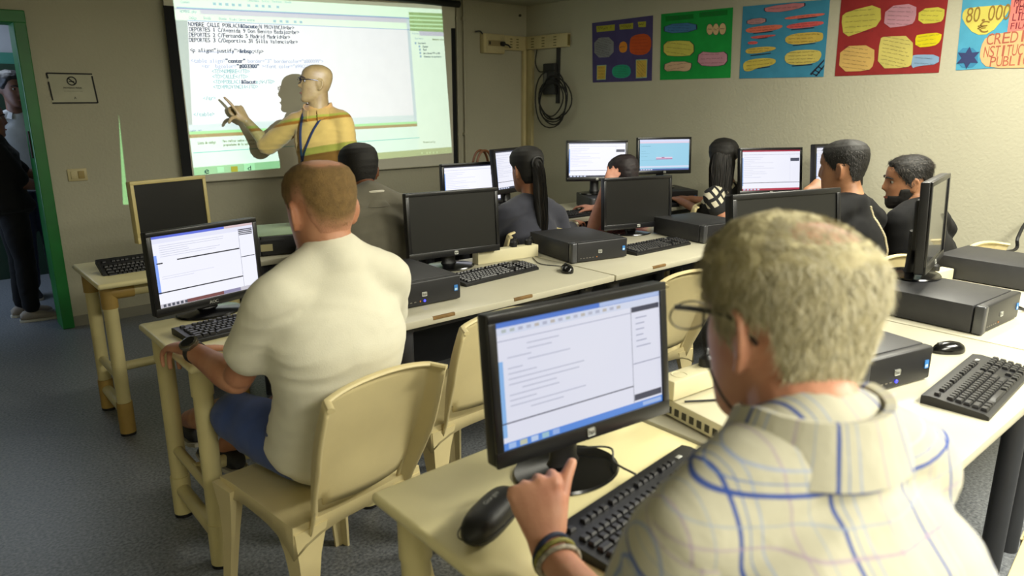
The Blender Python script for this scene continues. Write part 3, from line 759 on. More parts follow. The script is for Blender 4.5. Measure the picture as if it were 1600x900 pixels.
# ---------------------------------------------------------------- monitors
def glowm(col, s=1.0):
    n = 'pixels_%s_%d' % (col, int(s*100))
    if n in _m: return _m[n]
    m = bpy.data.materials.new(n); m.use_nodes = True; nt = m.node_tree; b = nt.nodes['Principled BSDF']
    b.inputs['Base Color'].default_value = (.008, .008, .01, 1); b.inputs['Roughness'].default_value = .35
    tc = nt.nodes.new('ShaderNodeTexCoord'); no = nt.nodes.new('ShaderNodeTexNoise'); no.inputs['Scale'].default_value = 2.5
    nt.links.new(tc.outputs['Object'], no.inputs[0])
    mx = nt.nodes.new('ShaderNodeMix'); mx.data_type = 'RGBA'; c = lin(col)
    mx.inputs[6].default_value = (*c, 1); mx.inputs[7].default_value = (*[x*.88 for x in c[:2]], c[2]*.97, 1)
    nt.links.new(no.outputs[0], mx.inputs[0]); nt.links.new(mx.outputs[2], b.inputs['Emission Color']); b.inputs['Emission Strength'].default_value = s
    _m[n] = m; return m
WHT = 'eef0fb'
def ui_code(bar='4f7fd8', task='5b93e6', head='3a3f55', faint='c3c6d6', dark='4a4d63'):
    r = [(0, 0, 1, 1, WHT), (0, .958, 1, 1, bar), (.6, .962, 1, .996, 'b9cdf2'), (0, .90, 1, .958, 'dfe6f6'), (0, .852, .80, .858, 'a9adc4'), (.80, .06, .803, .90, '6d7086'),
         (.805, .855, .995, .90, head), (0, .10, .028, .70, '8fc0f2'), (0, .205, .80, .215, dark), (.805, .075, .995, .13, head), (.805, .40, .995, .408, '9a9db4'), (0, 0, 1, .058, task)]
    g = random.Random(5)
    for i in range(5): r.append((.03+i*.062, .008, .07+i*.062, .05, ('a9c8f4', 'c9cdb0', 'c4d8f4', 'a2cbd8', '9ebcf0')[i]))
    r.append((.86, .012, .99, .045, 'a9c4f0'))
    for i in range(16): r.append((.03+i*.045, .918, .055+i*.045, .942, g.choice(('b9bed2', 'c4bdb4', 'b9c4c0', 'c0c4d4'))))
    for i in range(13):
        x = g.choice((.05, .05, .12, .16, .16)); r.append((x, .80-i*.042, x+g.uniform(.08, .45), .809-i*.042, faint))
    for i in range(6): r.append((.825, .80-i*.05, .87+g.uniform(0, .09), .81-i*.05, 'b0b3c8'))
    return r
def ui_aoc():
    r = [(0, 0, 1, 1, 'f4f5fb'), (0, .965, .70, 1, '5d6fd8'), (.7, .965, 1, 1, 'd8c0c0'), (0, .90, 1, .965, 'e6e8f4'), (0, .20, .03, .74, '86a8f4'), (.84, .05, .843, .93, '8a8c9c'),
         (.845, .86, .99, .875, '30323c'), (.845, .885, .99, .90, '30323c'), (.845, .91, .99, .925, '30323c'), (.845, .835, .99, .85, '4a4c58'), (.845, .50, .99, .512, '3a3c48'), (.21, .632, .835, .65, '23242c'), (.02, .615, .075, .632, '23242c'), (.0, .205, .84, .222, '23242c'), (0, 0, 1, .055, 'c9c6cc'), (.25, .004, .62, .052, '7a4a48'), (.62, .004, .8, .052, '8f8aa8')]
    g = random.Random(2)
    for i in range(6): r.append((.03+i*.04, .008, .055+i*.04, .048, '50545f'))
    for i in range(6): r.append((.06, .86-i*.03, .2+g.uniform(.1, .5), .866-i*.03, 'c4c6d4'))
    r.append((.05, .40, .35, .406, 'cfd1de')); r.append((.05, .43, .55, .436, 'd5d7e2'))
    return r
def ui_plain(bar='4a4d5a', task='3b3f4c', left='8fb4f2'):
    g = random.Random(9)
    r = [(0, 0, 1, 1, 'f5f6fd'), (0, .965, 1, 1, bar), (0, .89, 1, .897, 'b5b7c4'), (0, .12, .02, .82, left), (.83, .20, .832, .90, 'c5c7d4'), (.835, .72, .99, .80, '4d5060'), (0, .185, 1, .197, '3a3c48'), (0, 0, 1, .05, task)]
    for i in range(12): r.append((.03, .82-i*.045, .1+g.uniform(.05, .5), .828-i*.045, 'd0d2de'))
    for i in range(5): r.append((.02+i*.06, .008, .06+i*.06, .042, 'c9d2e6'))
    return r
def ui_web():
    r = [(0, 0, 1, 1, '9fd6ea'), (0, .93, 1, 1, 'dfe4fa'), (0, .88, 1, .93, 'e8d6e6'), (.03, .78, .22, .792, '6aa0b8'), (.03, .62, .12, .63, '7fb4c8'), (.03, .55, .2, .558, '7fb4c8'), (.03, .45, .16, .458, '7fb4c8'), (.0, .09, 1, .14, 'dce2f4'), (0, 0, 1, .05, '5a6ea8'), (.33, .355, .66, .38, 'c23a86'), (.33, .385, .66, .43, 'e6d2e4'), (.44, .40, .5, .425, 'a04a80'), (.03, .33, .4, .336, '7fb4c8')]
    for i in range(5): r.append((.02+i*.05, .008, .055+i*.05, .042, 'd6e0f4'))
    return r
def ui_red():
    r = ui_plain('b0324a', 'b8304a', '9cc0f6')
    return r

def monitor(label, c, yaw, tilt, zb, ui, W=.46, H=.29, brand='hp', case=None, s=1.0, cable=True, neck_back=.05, led=None):
    case = case or blackm
    n = V((-math.sin(R(yaw)), math.cos(R(yaw)), 0)); loc = V((c[0], c[1], zb))+n*neck_back
    t = thing('monitor', label, 'monitor', loc, yaw, 'flat computer monitors on the desks')
    zc = c[2]-zb; rot = Matrix.Rotation(R(-tilt), 3, 'X'); o = V((0, -neck_back, zc))
    def tr(bm):
        for v in bm.verts: v.co = rot @ v.co + o
        return bm
    bm = BM(); box(bm, (0, .012, 0), (W, .034, H), .006, seg=3); box(bm, (0, .038, .0), (W*.62, .035, H*.58), .012, seg=3)
    hs = obj('housing', tr(bm), case, t)
    b = .017; bb = .030
    bm = BM()                                      # raised bezel around the screen
    for q in ((-W/2, W/2, H/2-b, H/2), (-W/2, W/2, -H/2, -H/2+bb), (-W/2, -W/2+b, -H/2+bb-.001, H/2-b+.001), (W/2-b, W/2, -H/2+bb-.001, H/2-b+.001)):
        box(bm, ((q[0]+q[1])/2, -.007, (q[2]+q[3])/2), (q[1]-q[0], .008, q[3]-q[2]), .002)
    obj('bezel', tr(bm), case if case is not blackm else M('gloss_bezel', '131316', rough=.3, var=.05), t)
    x0, x1, z0, z1 = -W/2+b, W/2-b, -H/2+bb, H/2-b
    bm = BM(); mats = []
    if ui is None:
        poly(bm, [(x0, -.0055, z0), (x1, -.0055, z0), (x1, -.0055, z1), (x0, -.0055, z1)]); mats = [M('dark_screen', '1b1b1a', rough=.32, var=.04, scale=4)]
    elif ui == 'glare':
        poly(bm, [(x0, -.0055, z0), (x1, -.0055, z0), (x1, -.0055, z1), (x0, -.0055, z1)]); mats = [M('glossy_dark_screen', '2a2b2a', rough=.22, var=.02, spec=.9, coat=.6)]
    else:
        ix = {}
        for k, (a, e, g, h, col) in enumerate(ui):
            m = glowm(col, s)
            if m.name not in ix: ix[m.name] = len(mats); mats.append(m)
            y = -.0055-.00006*k; a, g = lerp(x0, x1, a), lerp(x0, x1, g); e, h = lerp(z0, z1, e), lerp(z0, z1, h)
            poly(bm, [(a, y, e), (g, y, e), (g, y, h), (a, y, h)], ix[m.name])
    obj('display', tr(bm), mats, t, smooth=False)
    lg = M('silver_badge', 'b9bab4', rough=.35, metal=.4)
    bm = BM()
    if brand == 'hp':
        y = -.0118; z = -H/2+bb*.52
        box(bm, (0, y+.0005, z), (.021, .0012, .017), .003); obj('logo_badge', tr(bm), lg, t)
        bm = BM(); write(bm, 'hp', (-.008, y-.0005, z-.004), (1, 0, 0), (0, 0, 1), .016, .009, True)
        obj('badge_lettering', tr(bm), blackm, t, smooth=False)
    elif brand:
        write(bm, brand, (-.018, -.0116, -H/2+bb*.3), (1, 0, 0), (0, 0, 1), .036, .011, True, 0, .0012); obj('logo_lettering', tr(bm), lg, t, smooth=False)
    bm = BM(); zt = zc-H*.12
    rs = []
    for z, w, d in ((.008, .045, .028), (.03, .034, .020), (zt*.6, .032, .018), (zt, .04, .02)):
        rs.append([(w*math.cos(a)*(1 if abs(math.cos(a)) < .9 else 1), .012+d*math.sin(a), z) for a in [2*math.pi*i/16 for i in range(16)]])
    rings(bm, rs); obj('stand_neck', bm, case, t)
    bm = BM(); lathe(bm, [(.0, 0), (.118, 0), (.122, .004), (.118, .009), (.08, .013), (.04, .018), (0, .019)], 40, (0, 0, 0), 1.0, .80); obj('stand_base', bm, M('gloss_black', '0d0d0f', rough=.18, var=.03) if case is blackm else case, t)
    bm = BM(); box(bm, (W*.40, -.0112, -H/2+.010), (.006, .0012, .003)); obj('power_light', bm, glowm('3a6cff' if ui not in (None, 'glare') else '30302c', .8), t)
    return t
monitor('lit wide monitor on the cream table in front of the man in the white T-shirt', (.822, 2.655, .922), 12.6, 2, TZ, ui_aoc(), .425, .297, 'AOC', s=1.05, neck_back=.02)
monitor('dark switched-off monitor on the middle desk beside the white T-shirt', (1.931, 2.656, .956), -8.8, 4, TZ, None, .472, .30)
monitor('dark switched-off monitor between two desktop computers in front of the person in pink', (3.268, 2.678, .93), -15.6, 3.3, TZ, None, .47, .297)
monitor('dark switched-off monitor whose top shows right behind the grey-haired head', (2.153, 1.147, 1.079), -15.4, 8, TZ+.1, None, .46, .29, neck_back=.03)
monitor('large lit monitor on the nearest cream table facing the grey-haired man', (.979, .918, .988), -6.2, 6.5, TZ, ui_code(), .446, .288, s=.86)
monitor('lit monitor in the front row left of the ponytailed woman', (2.826, 3.673, .979), -5, 3, TZ, ui_plain('2a2c3a'), .455, .283, s=1.1)
monitor('lit monitor standing behind the head of the ponytailed woman', (3.116, 3.60, 1.063), 14, 6, TZ+.1, ui_plain(), .44, .288, s=1.0)
monitor('lit monitor in the front row behind the dark hair of the person in pink', (3.888, 3.578, 1.083), -32.8, 4, TZ+.1, ui_plain('6a6d7c'), .451, .291, s=1.05)
monitor('lit monitor showing a pale blue page with a magenta bar in the room corner', (4.56, 3.497, 1.092), -26.5, 5, TZ+.1, ui_web(), .448, .279, s=1.0)
monitor('lit monitor with crimson bars beside the woman in black and white checks', (4.43, 2.52, 1.05), -28.5, 8, TZ+.1, ui_red(), .455, .308, s=1.0)
monitor('lit monitor half hidden by the head of the man with the braided seam', (4.70, 2.20, 1.095), -16, 6, TZ+.1, ui_plain(), .44, .28, s=.95, neck_back=.03)
monitor('old square monitor with yellowed cream frame by the front wall, switched off', (1.016, 3.73, .992), 14.8, 2, TZ, None, .385, .292, '', M('yellowed_monitor', 'c6b67c', rough=.5, var=.06), neck_back=.04)
monitor('switched-off monitor seen almost edge-on, standing on a desktop computer', (2.98, .998, 1.056), 11.5, 3, TZ+.1, 'glare', .43, .335, neck_back=.05)
monitor('lit monitor whose edge peeps out behind the head of the man in the white T-shirt', (1.825, 3.68, .98), -6, 3, TZ, ui_plain(), .44, .28, s=1.0)

# ---------------------------------------------------------------- desktop computers
def computer(label, x, y, rz, z=TZ, W=.338, D=.38, top=None, led=False, plain=False, group='black desktop computers lying flat'):
    t = thing('desktop_computer', label, 'computer', (x, y, z), rz, group)
    casem = M('computer_case', '2b2b2e', rough=.5, var=.06, scale=30, bump=.03, bscale=500)
    bm = BM(); box(bm, (0, D/2+.012, .052), (W, D-.024, .096), .004); obj('case', bm, casem, t)
    if top: 
        bm = BM(); box(bm, (0, D/2, .101), (W-.006, D-.02, .004), .001); obj('top_cover', bm, top, t)
    bm = BM(); box(bm, (.016, .008, .052), (W-.034, .03, .096), .006, seg=3); fp = obj('front_panel', bm, M('computer_front', '202023', rough=.45, var=.05), t)
    bm = BM(); box(bm, (-W/2+.016, .004, .052), (.030, .034, .098), .006, seg=3); obj('side_trim', bm, M('gunmetal_trim', '55565a', rough=.35, metal=.5), t)
    for sx in (-1, 1):
        for sy in (.05, D-.05): 
            bm = BM(); lathe(bm, [(0, -.004), (.012, -.004), (.012, .006), (0, .006)], 12, (sx*(W/2-.04), sy, .004)); obj('rubber_foot', bm, blackm, t)
    if not plain:
        bm = BM(); box(bm, (0, -.0078, .048), (.024, .0016, .017), .003); obj('logo_badge', bm, M('silver_badge', 'b9bab4'), fp)
        bm = BM(); write(bm, 'hp', (-.008, -.0092, .044), (1, 0, 0), (0, 0, 1), .016, .009, True); obj('badge_lettering', bm, blackm, fp, smooth=False)
        bm = BM(); box(bm, (W/2-.024, -.0078, .05), (.018, .0012, .024), .002); obj('processor_sticker', bm, M('blue_sticker', '3f7fc4', rough=.35), fp)
        bm = BM(); box(bm, (W/2-.024, -.0086, .045), (.012, .0006, .008)); obj('sticker_band', bm, M('pale_sticker', 'b9d4e6', rough=.4), fp)
        bm = BM()
        for i in range(5): box(bm, (-W/2+.055+i*.018, -.0076, .022), (.009, .001, .003))
        obj('port_grille', bm, M('port_metal', '8f8a80', rough=.4, metal=.6), fp, smooth=False)
        bm = BM(); 
        for i in range(2): lathe(bm, [(0, 0), (.004, 0), (.004, .001), (0, .001)], 10, (0, 0, 0))
        bm.free(); bm = BM(); box(bm, (-W/2+.15, -.0076, .022), (.006, .001, .006), .001); obj('audio_jack', bm, M('jack_orange', 'b8722e', rough=.5), fp)
    else:
        bm = BM(); box(bm, (-W/2+.09, -.0075, .078), (.12, .002, .018), .001); obj('drive_door', bm, casem, fp)
        bm = BM(); lathe(bm, [(0, 0), (.014, 0), (.014, .002), (.009, .0025), (.009, .0012), (0, .0012)], 20)
        for v in bm.verts: v.co = V((v.co.x, -.007-v.co.z, v.co.y))+V((W/2-.05, 0, .06))
        obj('power_button', bm, M('silver_badge', 'b9bab4'), fp)
    if led:
        bm = BM(); ell(bm, (0, -.0085, .022), (.005, .003, .005), u=12, v=8); obj('power_light', bm, glowm('3a3cff', 4), fp)
    return t
computer('black desktop computer with glowing blue power light next to the white T-shirt', 1.47, 2.228, -2, led=True)
computer('black desktop computer in the middle row between the two dark screens', 2.58, 2.342, -11)
computer('black desktop computer in the middle row just right of the second dark screen', 3.49, 2.24, -8)
computer('black desktop computer carrying the edge-on monitor', 2.835, .707, -3, D=.42)
computer('black desktop computer with blue power light between the grey head and the near keyboard', 1.985, .71, -13, W=.30, D=.46, led=True)
computer('black desktop computer at the far end of the nearest row by the poster wall', 3.63, .755, -3, plain=True)
cg = computer('black desktop computer with pale top and paper label by the cream-framed monitor', 1.485, 3.48, -12, top=M('case_top_green_lit', '9db58c', rough=.45), plain=True)  # cream top; the projector's green light is put into its colour
bm = BM(); box(bm, (-.11, -.0085, .045), (.06, .0012, .035)); obj('paper_label', bm, M('label_paper', 'c3b98c', rough=.7), cg)
bm = BM(); 
for i in range(3): write(bm, 'A1-0'[0:4], (-.135, -.0096, .048-.0), (1, 0, 0), (0, 0, 1), .045, .008, True) if i == 0 else None
bm.free()
computer('black desktop computer under the monitor behind the ponytailed woman', 3.07, 3.43, 10, led=True, plain=True)
computer('black desktop computer under the monitor left of the room corner', 3.84, 3.36, -30, plain=True)
computer('black desktop computer under the monitor with the pale blue page', 4.52, 3.32, -26)
computer('black desktop computer under the monitor with crimson bars', 4.38, 2.36, -26, D=.36)
computer('black desktop computer under the monitor behind the braided-seam man', 4.735, 2.085, -12, W=.25, D=.30)

# ---------------------------------------------------------------- keyboards and mice
def keyboard(label, x, y, rz, z=TZ, pitch=0):
    t = thing('keyboard', label, 'keyboard', (x, y, z), rz, 'black computer keyboards')
    if pitch: t.rotation_euler[0] = R(pitch)
    bm = BM(); w, d = .455, .155
    pr = [(-d/2, .0), (-d/2, .010), (-d/2+.012, .015), (d/2-.02, .025), (d/2, .022), (d/2, 0)]
    rings(bm, [[(sx, a, b) for a, b in pr] for sx in (-w/2, w/2)]); bd = obj('keyboard_body', bm, blackm, t, ang=25)
    km = M('key_plastic', '232326', rough=.38, var=.04); bm = BM()
    def key(cx, cy, kw, kd=.015):
        zz = .015+(cy+d/2-.012)/(d-.032)*.010
        a = [(-kw/2, -kd/2), (kw/2, -kd/2), (kw/2, kd/2), (-kw/2, kd/2)]
        rings(bm, [[(cx+p*1.0, cy+q*1.0, zz-.002) for p, q in a], [(cx+p*.95, cy+q*.95, zz+.004) for p, q in a], [(cx+p*.72, cy+q*.70+.001, zz+.0075) for p, q in a]])
    x0 = -w/2+.016
    rows = [(-.060, [1.4, 1.2, 1.2, 6, 1.2, 1.2, 1.4, 1.4]), (-.041, [2.2]+[1]*10+[2.8]), (-.022, [1.8]+[1]*11+[2.2]), (-.003, [1.5]+[1]*12+[1.5]), (.016, [1]*13+[2])]
    for cy, ks in rows:
        xx = x0
        for k in ks:
            key(xx+k*.019/2, cy, k*.019-.0025); xx += k*.019
    for grp, n in ((0, 1), (2.1, 4), (6.6, 4), (11.1, 4)):
        for i in range(n): key(x0+(grp+i)*.019+.0095, .047, .0155, .013)
    nx = x0+15.6*.019
    for i in range(3):
        for cy in (.016, -.003): key(nx+i*.019+.0095, cy, .0165)
        key(nx+i*.019+.0095, -.060, .0165); key(nx+i*.019+.0095, .047, .0155, .013)
    key(nx+.019+.0095, -.041, .0165)
    px_ = nx+3.5*.019
    for i in range(4):
        for cy in (.016, -.003, -.022, -.041, -.060): key(px_+i*.019+.0095, cy, .0165)
    obj('key_grid', bm, km, t, ang=30)
    bm = BM(); box(bm, (w/2-.06, .05, .0255), (.016, .010, .002), .001); obj('logo_badge', bm, M('silver_badge', 'b9bab4'), t)
    return t
kb = keyboard('black keyboard under the hand of the grey-haired man', 1.015, .755, 6)
dup(kb, 'black keyboard on the grey desk right of the plaid shirt', (2.165, .555, TZ), 3)
dup(kb, 'black keyboard in front of the dark monitor beside the white power strip', (1.985, 2.445, TZ), 5)
dup(kb, 'black keyboard between two desktop computers under the second dark screen', (3.03, 2.365, TZ), 0)
dup(kb, 'black keyboard the man in the white T-shirt works on', (.865, 2.435, TZ), 6)
k = dup(kb, 'black keyboard propped on edge under the cream-framed monitor', (.875, 3.62, TZ+.004), 4); k.rotation_euler[0] = R(28)
dup(kb, 'black keyboard in front of the person in the pink top', (3.60, 3.42, TZ), -4)
dup(kb, 'black keyboard in front of the pale blue page in the corner', (4.20, 3.33, TZ), -8)
dup(kb, 'black keyboard in front of the man in the grey shirt', (1.70, 3.47, TZ), 0) if 0 else None

def mouse(label, x, y, rz, tail):
    t = thing('computer_mouse', label, 'mouse', (x, y, TZ), rz, 'black computer mice')
    bm = BM(); n = 20; rs = []
    for z, k in ((0, .96), (.006, 1.0), (.014, .98), (.022, .88), (.029, .66), (.033, .35), (.034, .03)):
        rs.append([(.030*k*math.cos(a)*(1-.12*math.sin(a)), .055*k*math.sin(a)-.004*(1-k), z) for a in [2*math.pi*i/n for i in range(n)]])
    rings(bm, rs); obj('mouse_shell', bm, M('gloss_black', '0d0d0f', rough=.18), t, ang=60)
    bm = BM(); tube(bm, [(0, .026, .030), (0, .040, .0285)], .005, 10); obj('scroll_wheel', bm, M('rubber_grey', '3a3a3c', rough=.7), t)
    bm = BM(); tube(bm, [(0, .053, .008)]+tail, .0022, 6, k=5); obj('mouse_cable', bm, M('cable_black', '1b1b1d'), t)
    return t
mouse('black mouse beside the desktop computer between the two dark screens', 2.29, 2.275, -35, [(-.02, .10, .004), (-.10, .16, .003), (-.12, .30, .003)])
mouse('black mouse behind the near keyboard on the grey desk', 2.42, .72, 60, [(.0, .09, .004), (-.05, .16, .003), (-.04, .24, .003)])

# ---------------------------------------------------------------- power strips and small things
def strip(label, x, y, rz, L, z=TZ, h=.06, n=4, plugs=(1, 2)):
    t = thing('power_strip', label, 'power strip', (x, y, z), rz, 'white power strips')
    wm = M('ivory_plastic', 'd3cba8', rough=.45, var=.03)
    bm = BM(); box(bm, (0, 0, h/2), (L, .055, h), .004); obj('strip_body', bm, wm, t)
    for i in range(n):
        X = -L/2+(i+.5)*L/n
        bm = BM(); lathe(bm, [(0, h-.004), (.016, h-.004), (.018, h+.001), (.021, h+.001), (.021, h-.001)], 20, (X, 0, 0)); obj('socket', bm, wm, t)
        if i in plugs:
            bm = BM(); lathe(bm, [(0, h), (.018, h), (.018, h+.022), (.010, h+.03), (0, h+.03)], 16, (X, 0, 0)); tube(bm, [(X, 0, h+.02), (X+.03, .02, h+.032), (X+.07, .05, h-.01), (X+.09, .08, .01-.0)], .006, 8, k=5); obj('plug', bm, blackm, t)
    return t
strip('white power strip with two black plugs behind the keyboard in the middle row', 2.245, 2.655, -6, .36, plugs=(2, 3))
strip('white power strip standing on the flat white device by the nearest monitor', 1.50, .985, -4, .30, z=TZ+.055, h=.05, n=3, plugs=(1,))
strip('white power strip among the black shirts by the edge-on monitor', 3.36, 1.10, -8, .22, h=.05, n=3, plugs=(1,))
dv = thing('flat_white_device', 'flat white device with side vents lying beside the nearest lit monitor', 'device', (1.60, .895, TZ), -10)
wh = M('white_device', 'cfc9ae', rough=.4, var=.03)
bm = BM(); box(bm, (0, 0, .027), (.50, .25, .045), .006); obj('device_case', bm, wh, dv)
bm = BM()
for i in range(9): box(bm, (-.2505, -.10+i*.025, .024), (.002, .014, .018))
obj('vent_grille', bm, M('vent_dark', '3a382f', rough=.7), dv, smooth=False)
bm = BM()
for sx in (-1, 1):
    for sy in (-1, 1): box(bm, (sx*.21, sy*.1, .003), (.03, .03, .006))
obj('device_feet', bm, blackm, dv)
ca = thing('headset', 'black headset lying on the white power strip near the nearest monitor', 'headset', (1.44, .98, TZ+.105), 20) if 0 else None
# glasses case
gc = thing('glasses_case', 'rounded black glasses case lying at the corner of the nearest cream table', 'glasses case', (.730, .905, TZ), 22)
bm = BM(); rs = []
for i in range(17):
    u = -1+2*i/16; k = (1-abs(u)**3.2)**.5 if abs(u) < 1 else 0
    k = max(k, .12); rs.append([(u*.088, .034*k*math.copysign(abs(math.cos(a))**.75, math.cos(a)), .030+.030*k*math.copysign(abs(math.sin(a))**.75, math.sin(a))) for a in [2*math.pi*j/20 for j in range(20)]])
rings(bm, rs); cs = obj('case_shell', bm, M('soft_black', '161617', rough=.5, var=.1, scale=40, bump=.08, bscale=300), gc, ang=70)
bm = BM(); pts = []
for i in range(41):
    a = 2*math.pi*i/40; pts.append((.0885*math.copysign(abs(math.cos(a))**.6, math.cos(a)), .0345*math.copysign(abs(math.sin(a))**.6, math.sin(a)), .027))
tube(bm, pts, .0012, 6); obj('zip_seam', bm, M('zip_black', '0a0a0b', rough=.6), gc)
bm = BM(); write(bm, 'Giorgio', (-.02, .0, .0612), (1, .0, 0), (0, 1, 0), .048, .009, False); obj('case_lettering', bm, M('silver_print', '9a9a96', rough=.5), gc, smooth=False)
# cables lying on the desks
def cable(label, pts, r=.003, m=None):
    bm = BM(); tube(bm, pts, r, 6, k=6); return tag(obj('cable', bm, m or M('cable_black', '1b1b1d')), label, 'cable')
cable('thin grey cable running from the keyboard under the nearest lit monitor', [(1.05, .835, .765), (1.06, .90, .762), (1.10, .95, .763), (1.04, 1.0, .764), (1.0, 1.10, .744)], .0025, M('cable_grey', '4a4a46', rough=.5))
cable('thin black cable crossing the top of the flat white device', [(1.37, .95, .795), (1.46, .90, .7925), (1.56, .86, .7925), (1.70, .84, .7925)], .003)
cable('white cable looping off the edge of the front desk in the room corner', [(4.486,3.179,0.742), (4.571,3.212,0.75), (4.55, 3.26, .755), (4.58, 3.215, .72), (4.60, 3.205, .60), (4.62, 3.21, .5)], .006, M('cable_white', 'c9c3a8', rough=.5))
cable('thick black cable rising behind the computer at the far end of the nearest row', [(4.882,1.143,0.859), (4.795,1.152,0.823), (4.718,1.152,0.759), (4.646,1.148,0.697), (3.80, 1.145, .80), (3.80, 1.15, .745)], .009)
cable('thin black cable beside the computer that carries the edge-on monitor', [(3.03, .80, .745), (3.06, .76, .76), (3.10, .70, .752), (3.16, .72, .744), (3.22, .80, .744)], .0035)
# hand bag at the front wall
hb = thing('handbag', 'dark handbag with arched brown handle standing on the front desk', 'bag', (3.03, 3.89, TZ), 0) if 0 else thing('handbag', 'dark handbag with arched brown handle behind the lit monitors at the front', 'bag', (3.27, 4.13, 0), 10)
hm = M('bag_leather', '2a2420', rough=.55, var=.15, scale=25, bump=.1)
st = thing('side_stool', 'low dark stool behind the front desks carrying the handbag', 'stool', (3.27, 4.13, 0), 10)
bm = BM(); box(bm, (0, 0, .70), (.34, .26, .03), .006); obj('stool_top', bm, dleg, st)
for a in (-1, 1):
    for b in (-1, 1):
        bm = BM(); tube(bm, [(a*.14, b*.1, .686), (a*.15, b*.11, 0)], .014, 10); obj('leg', bm, dleg, st)
bm = BM(); rs = []
for z, w, d in ((.715, .13, .06), (.74, .15, .07), (.90, .14, .06), (1.0, .12, .035), (1.05, .10, .018)):
    rs.append([(w*math.copysign(abs(math.cos(a))**.6, math.cos(a)), d*math.copysign(abs(math.sin(a))**.6, math.sin(a)), z) for a in [2*math.pi*i/24 for i in range(24)]])
rings(bm, rs); obj('bag_body', bm, hm, hb, ang=50)
for sy in (-.02, .02):
    bm = BM(); tube(bm, [(-.085, sy, 1.0), (-.082, sy, 1.07), (-.05, sy, 1.135), (0, sy, 1.155), (.05, sy, 1.135), (.082, sy, 1.07), (.085, sy, 1.0)], .009, 8, k=4); obj('bag_handle', bm, M('tan_leather', '6b3f22', rough=.5, var=.1), hb)


# ================================================================ PEOPLE
HEAD = [(-.118, .018, .080, .045), (-.110, .031, .090, .020), (-.095, .044, .094, -.018), (-.075, .053, .093, -.045), (-.05, .060, .092, -.069), (-.03, .064, .091, -.081), (0, .069, .089, -.092),
        (.02, .072, .088, -.098), (.045, .0755, .091, -.102), (.07, .074, .086, -.1), (.09, .067, .072, -.090), (.105, .053, .050, -.070), (.114, .035, .026, -.048), (.1185, .010, .0, -.02)]
def hp(th, z, face=True, k=1.0):
    """point of the head surface: th = angle from the nose, z = height from the ear line"""
    w, yf, yb = table(HEAD, z); w *= k
    ym = (yf+yb)/2-.01; s, c = math.sin(th), math.cos(th); e = .86
    x = w*math.copysign(abs(s)**e, s); y = ym+((yf-ym) if c > 0 else (ym-yb))*math.copysign(abs(c)**e, c)
    if face and c > 0:
        g = lambda x0, sx, z0, sz: math.exp(-((abs(x)-x0)/sx)**2-((z-z0)/sz)**2)
        nz = sstep(-.036, -.022, z)*(1-sstep(-.02, .038, z))
        y += .026*nz*math.exp(-(x/.0115)**2)+.006*g(0, .010, .02, .02)+.006*g(.011, .007, -.027, .008)
        y -= .011*g(.031, .015, .013, .012); y += .005*g(.028, .022, .034, .009)
        y += .005*g(0, .022, -.058, .006)+.005*g(0, .019, -.070, .006)-.004*g(0, .03, -.064, .003)-.003*g(0, .02, -.082, .006)+.004*g(0, .02, -.103, .012)
        y += .004*g(.045, .02, -.015, .02)
    return V((x, y, z))
ZS = [-.118, -.113, -.106, -.098, -.09, -.082, -.076, -.070, -.064, -.058, -.052, -.045, -.038, -.032, -.027, -.021, -.014, -.007, 0, .006, .012, .018, .025, .032, .04, .05, .06, .07, .08, .089, .097, .104, .110, .1145, .1175, .1185]
def head_mesh(bm, mt, k=1.0, n=56, face=True):
    rings(bm, [[mt @ hp(2*math.pi*i/n, z, face, k) for i in range(n)] for z in ZS])
def ear(bm, mt, s, big=1.0):
    rot = Matrix.Rotation(s*R(22), 3, 'Z') @ Matrix.Rotation(R(8), 3, 'X'); c = V((s*.072, -.016, -.008))
    b2 = bmesh.new(); ell(b2, (0, 0, 0), (.007, .017*big, .031*big), u=16, v=12)
    pts = [(.004, .012*big, -.004*big), (.006, .017*big, .016*big), (.007, .006*big, .031*big), (.008, -.010*big, .028*big), (.008, -.018*big, .010*big), (.007, -.014*big, -.012*big), (.004, -.003*big, -.029*big), (.002, .006*big, -.028*big)]
    limb(b2, pts, [.004, .0048, .005, .005, .0048, .0045, .006, .005], 8, 4)
    for v in b2.verts: v.co = mt @ (rot @ V((v.co.x*s, v.co.y, v.co.z)) + c)
    me = bpy.data.meshes.new('x'); b2.to_mesh(me); b2.free(); bm.from_mesh(me); bpy.data.meshes.remove(me)

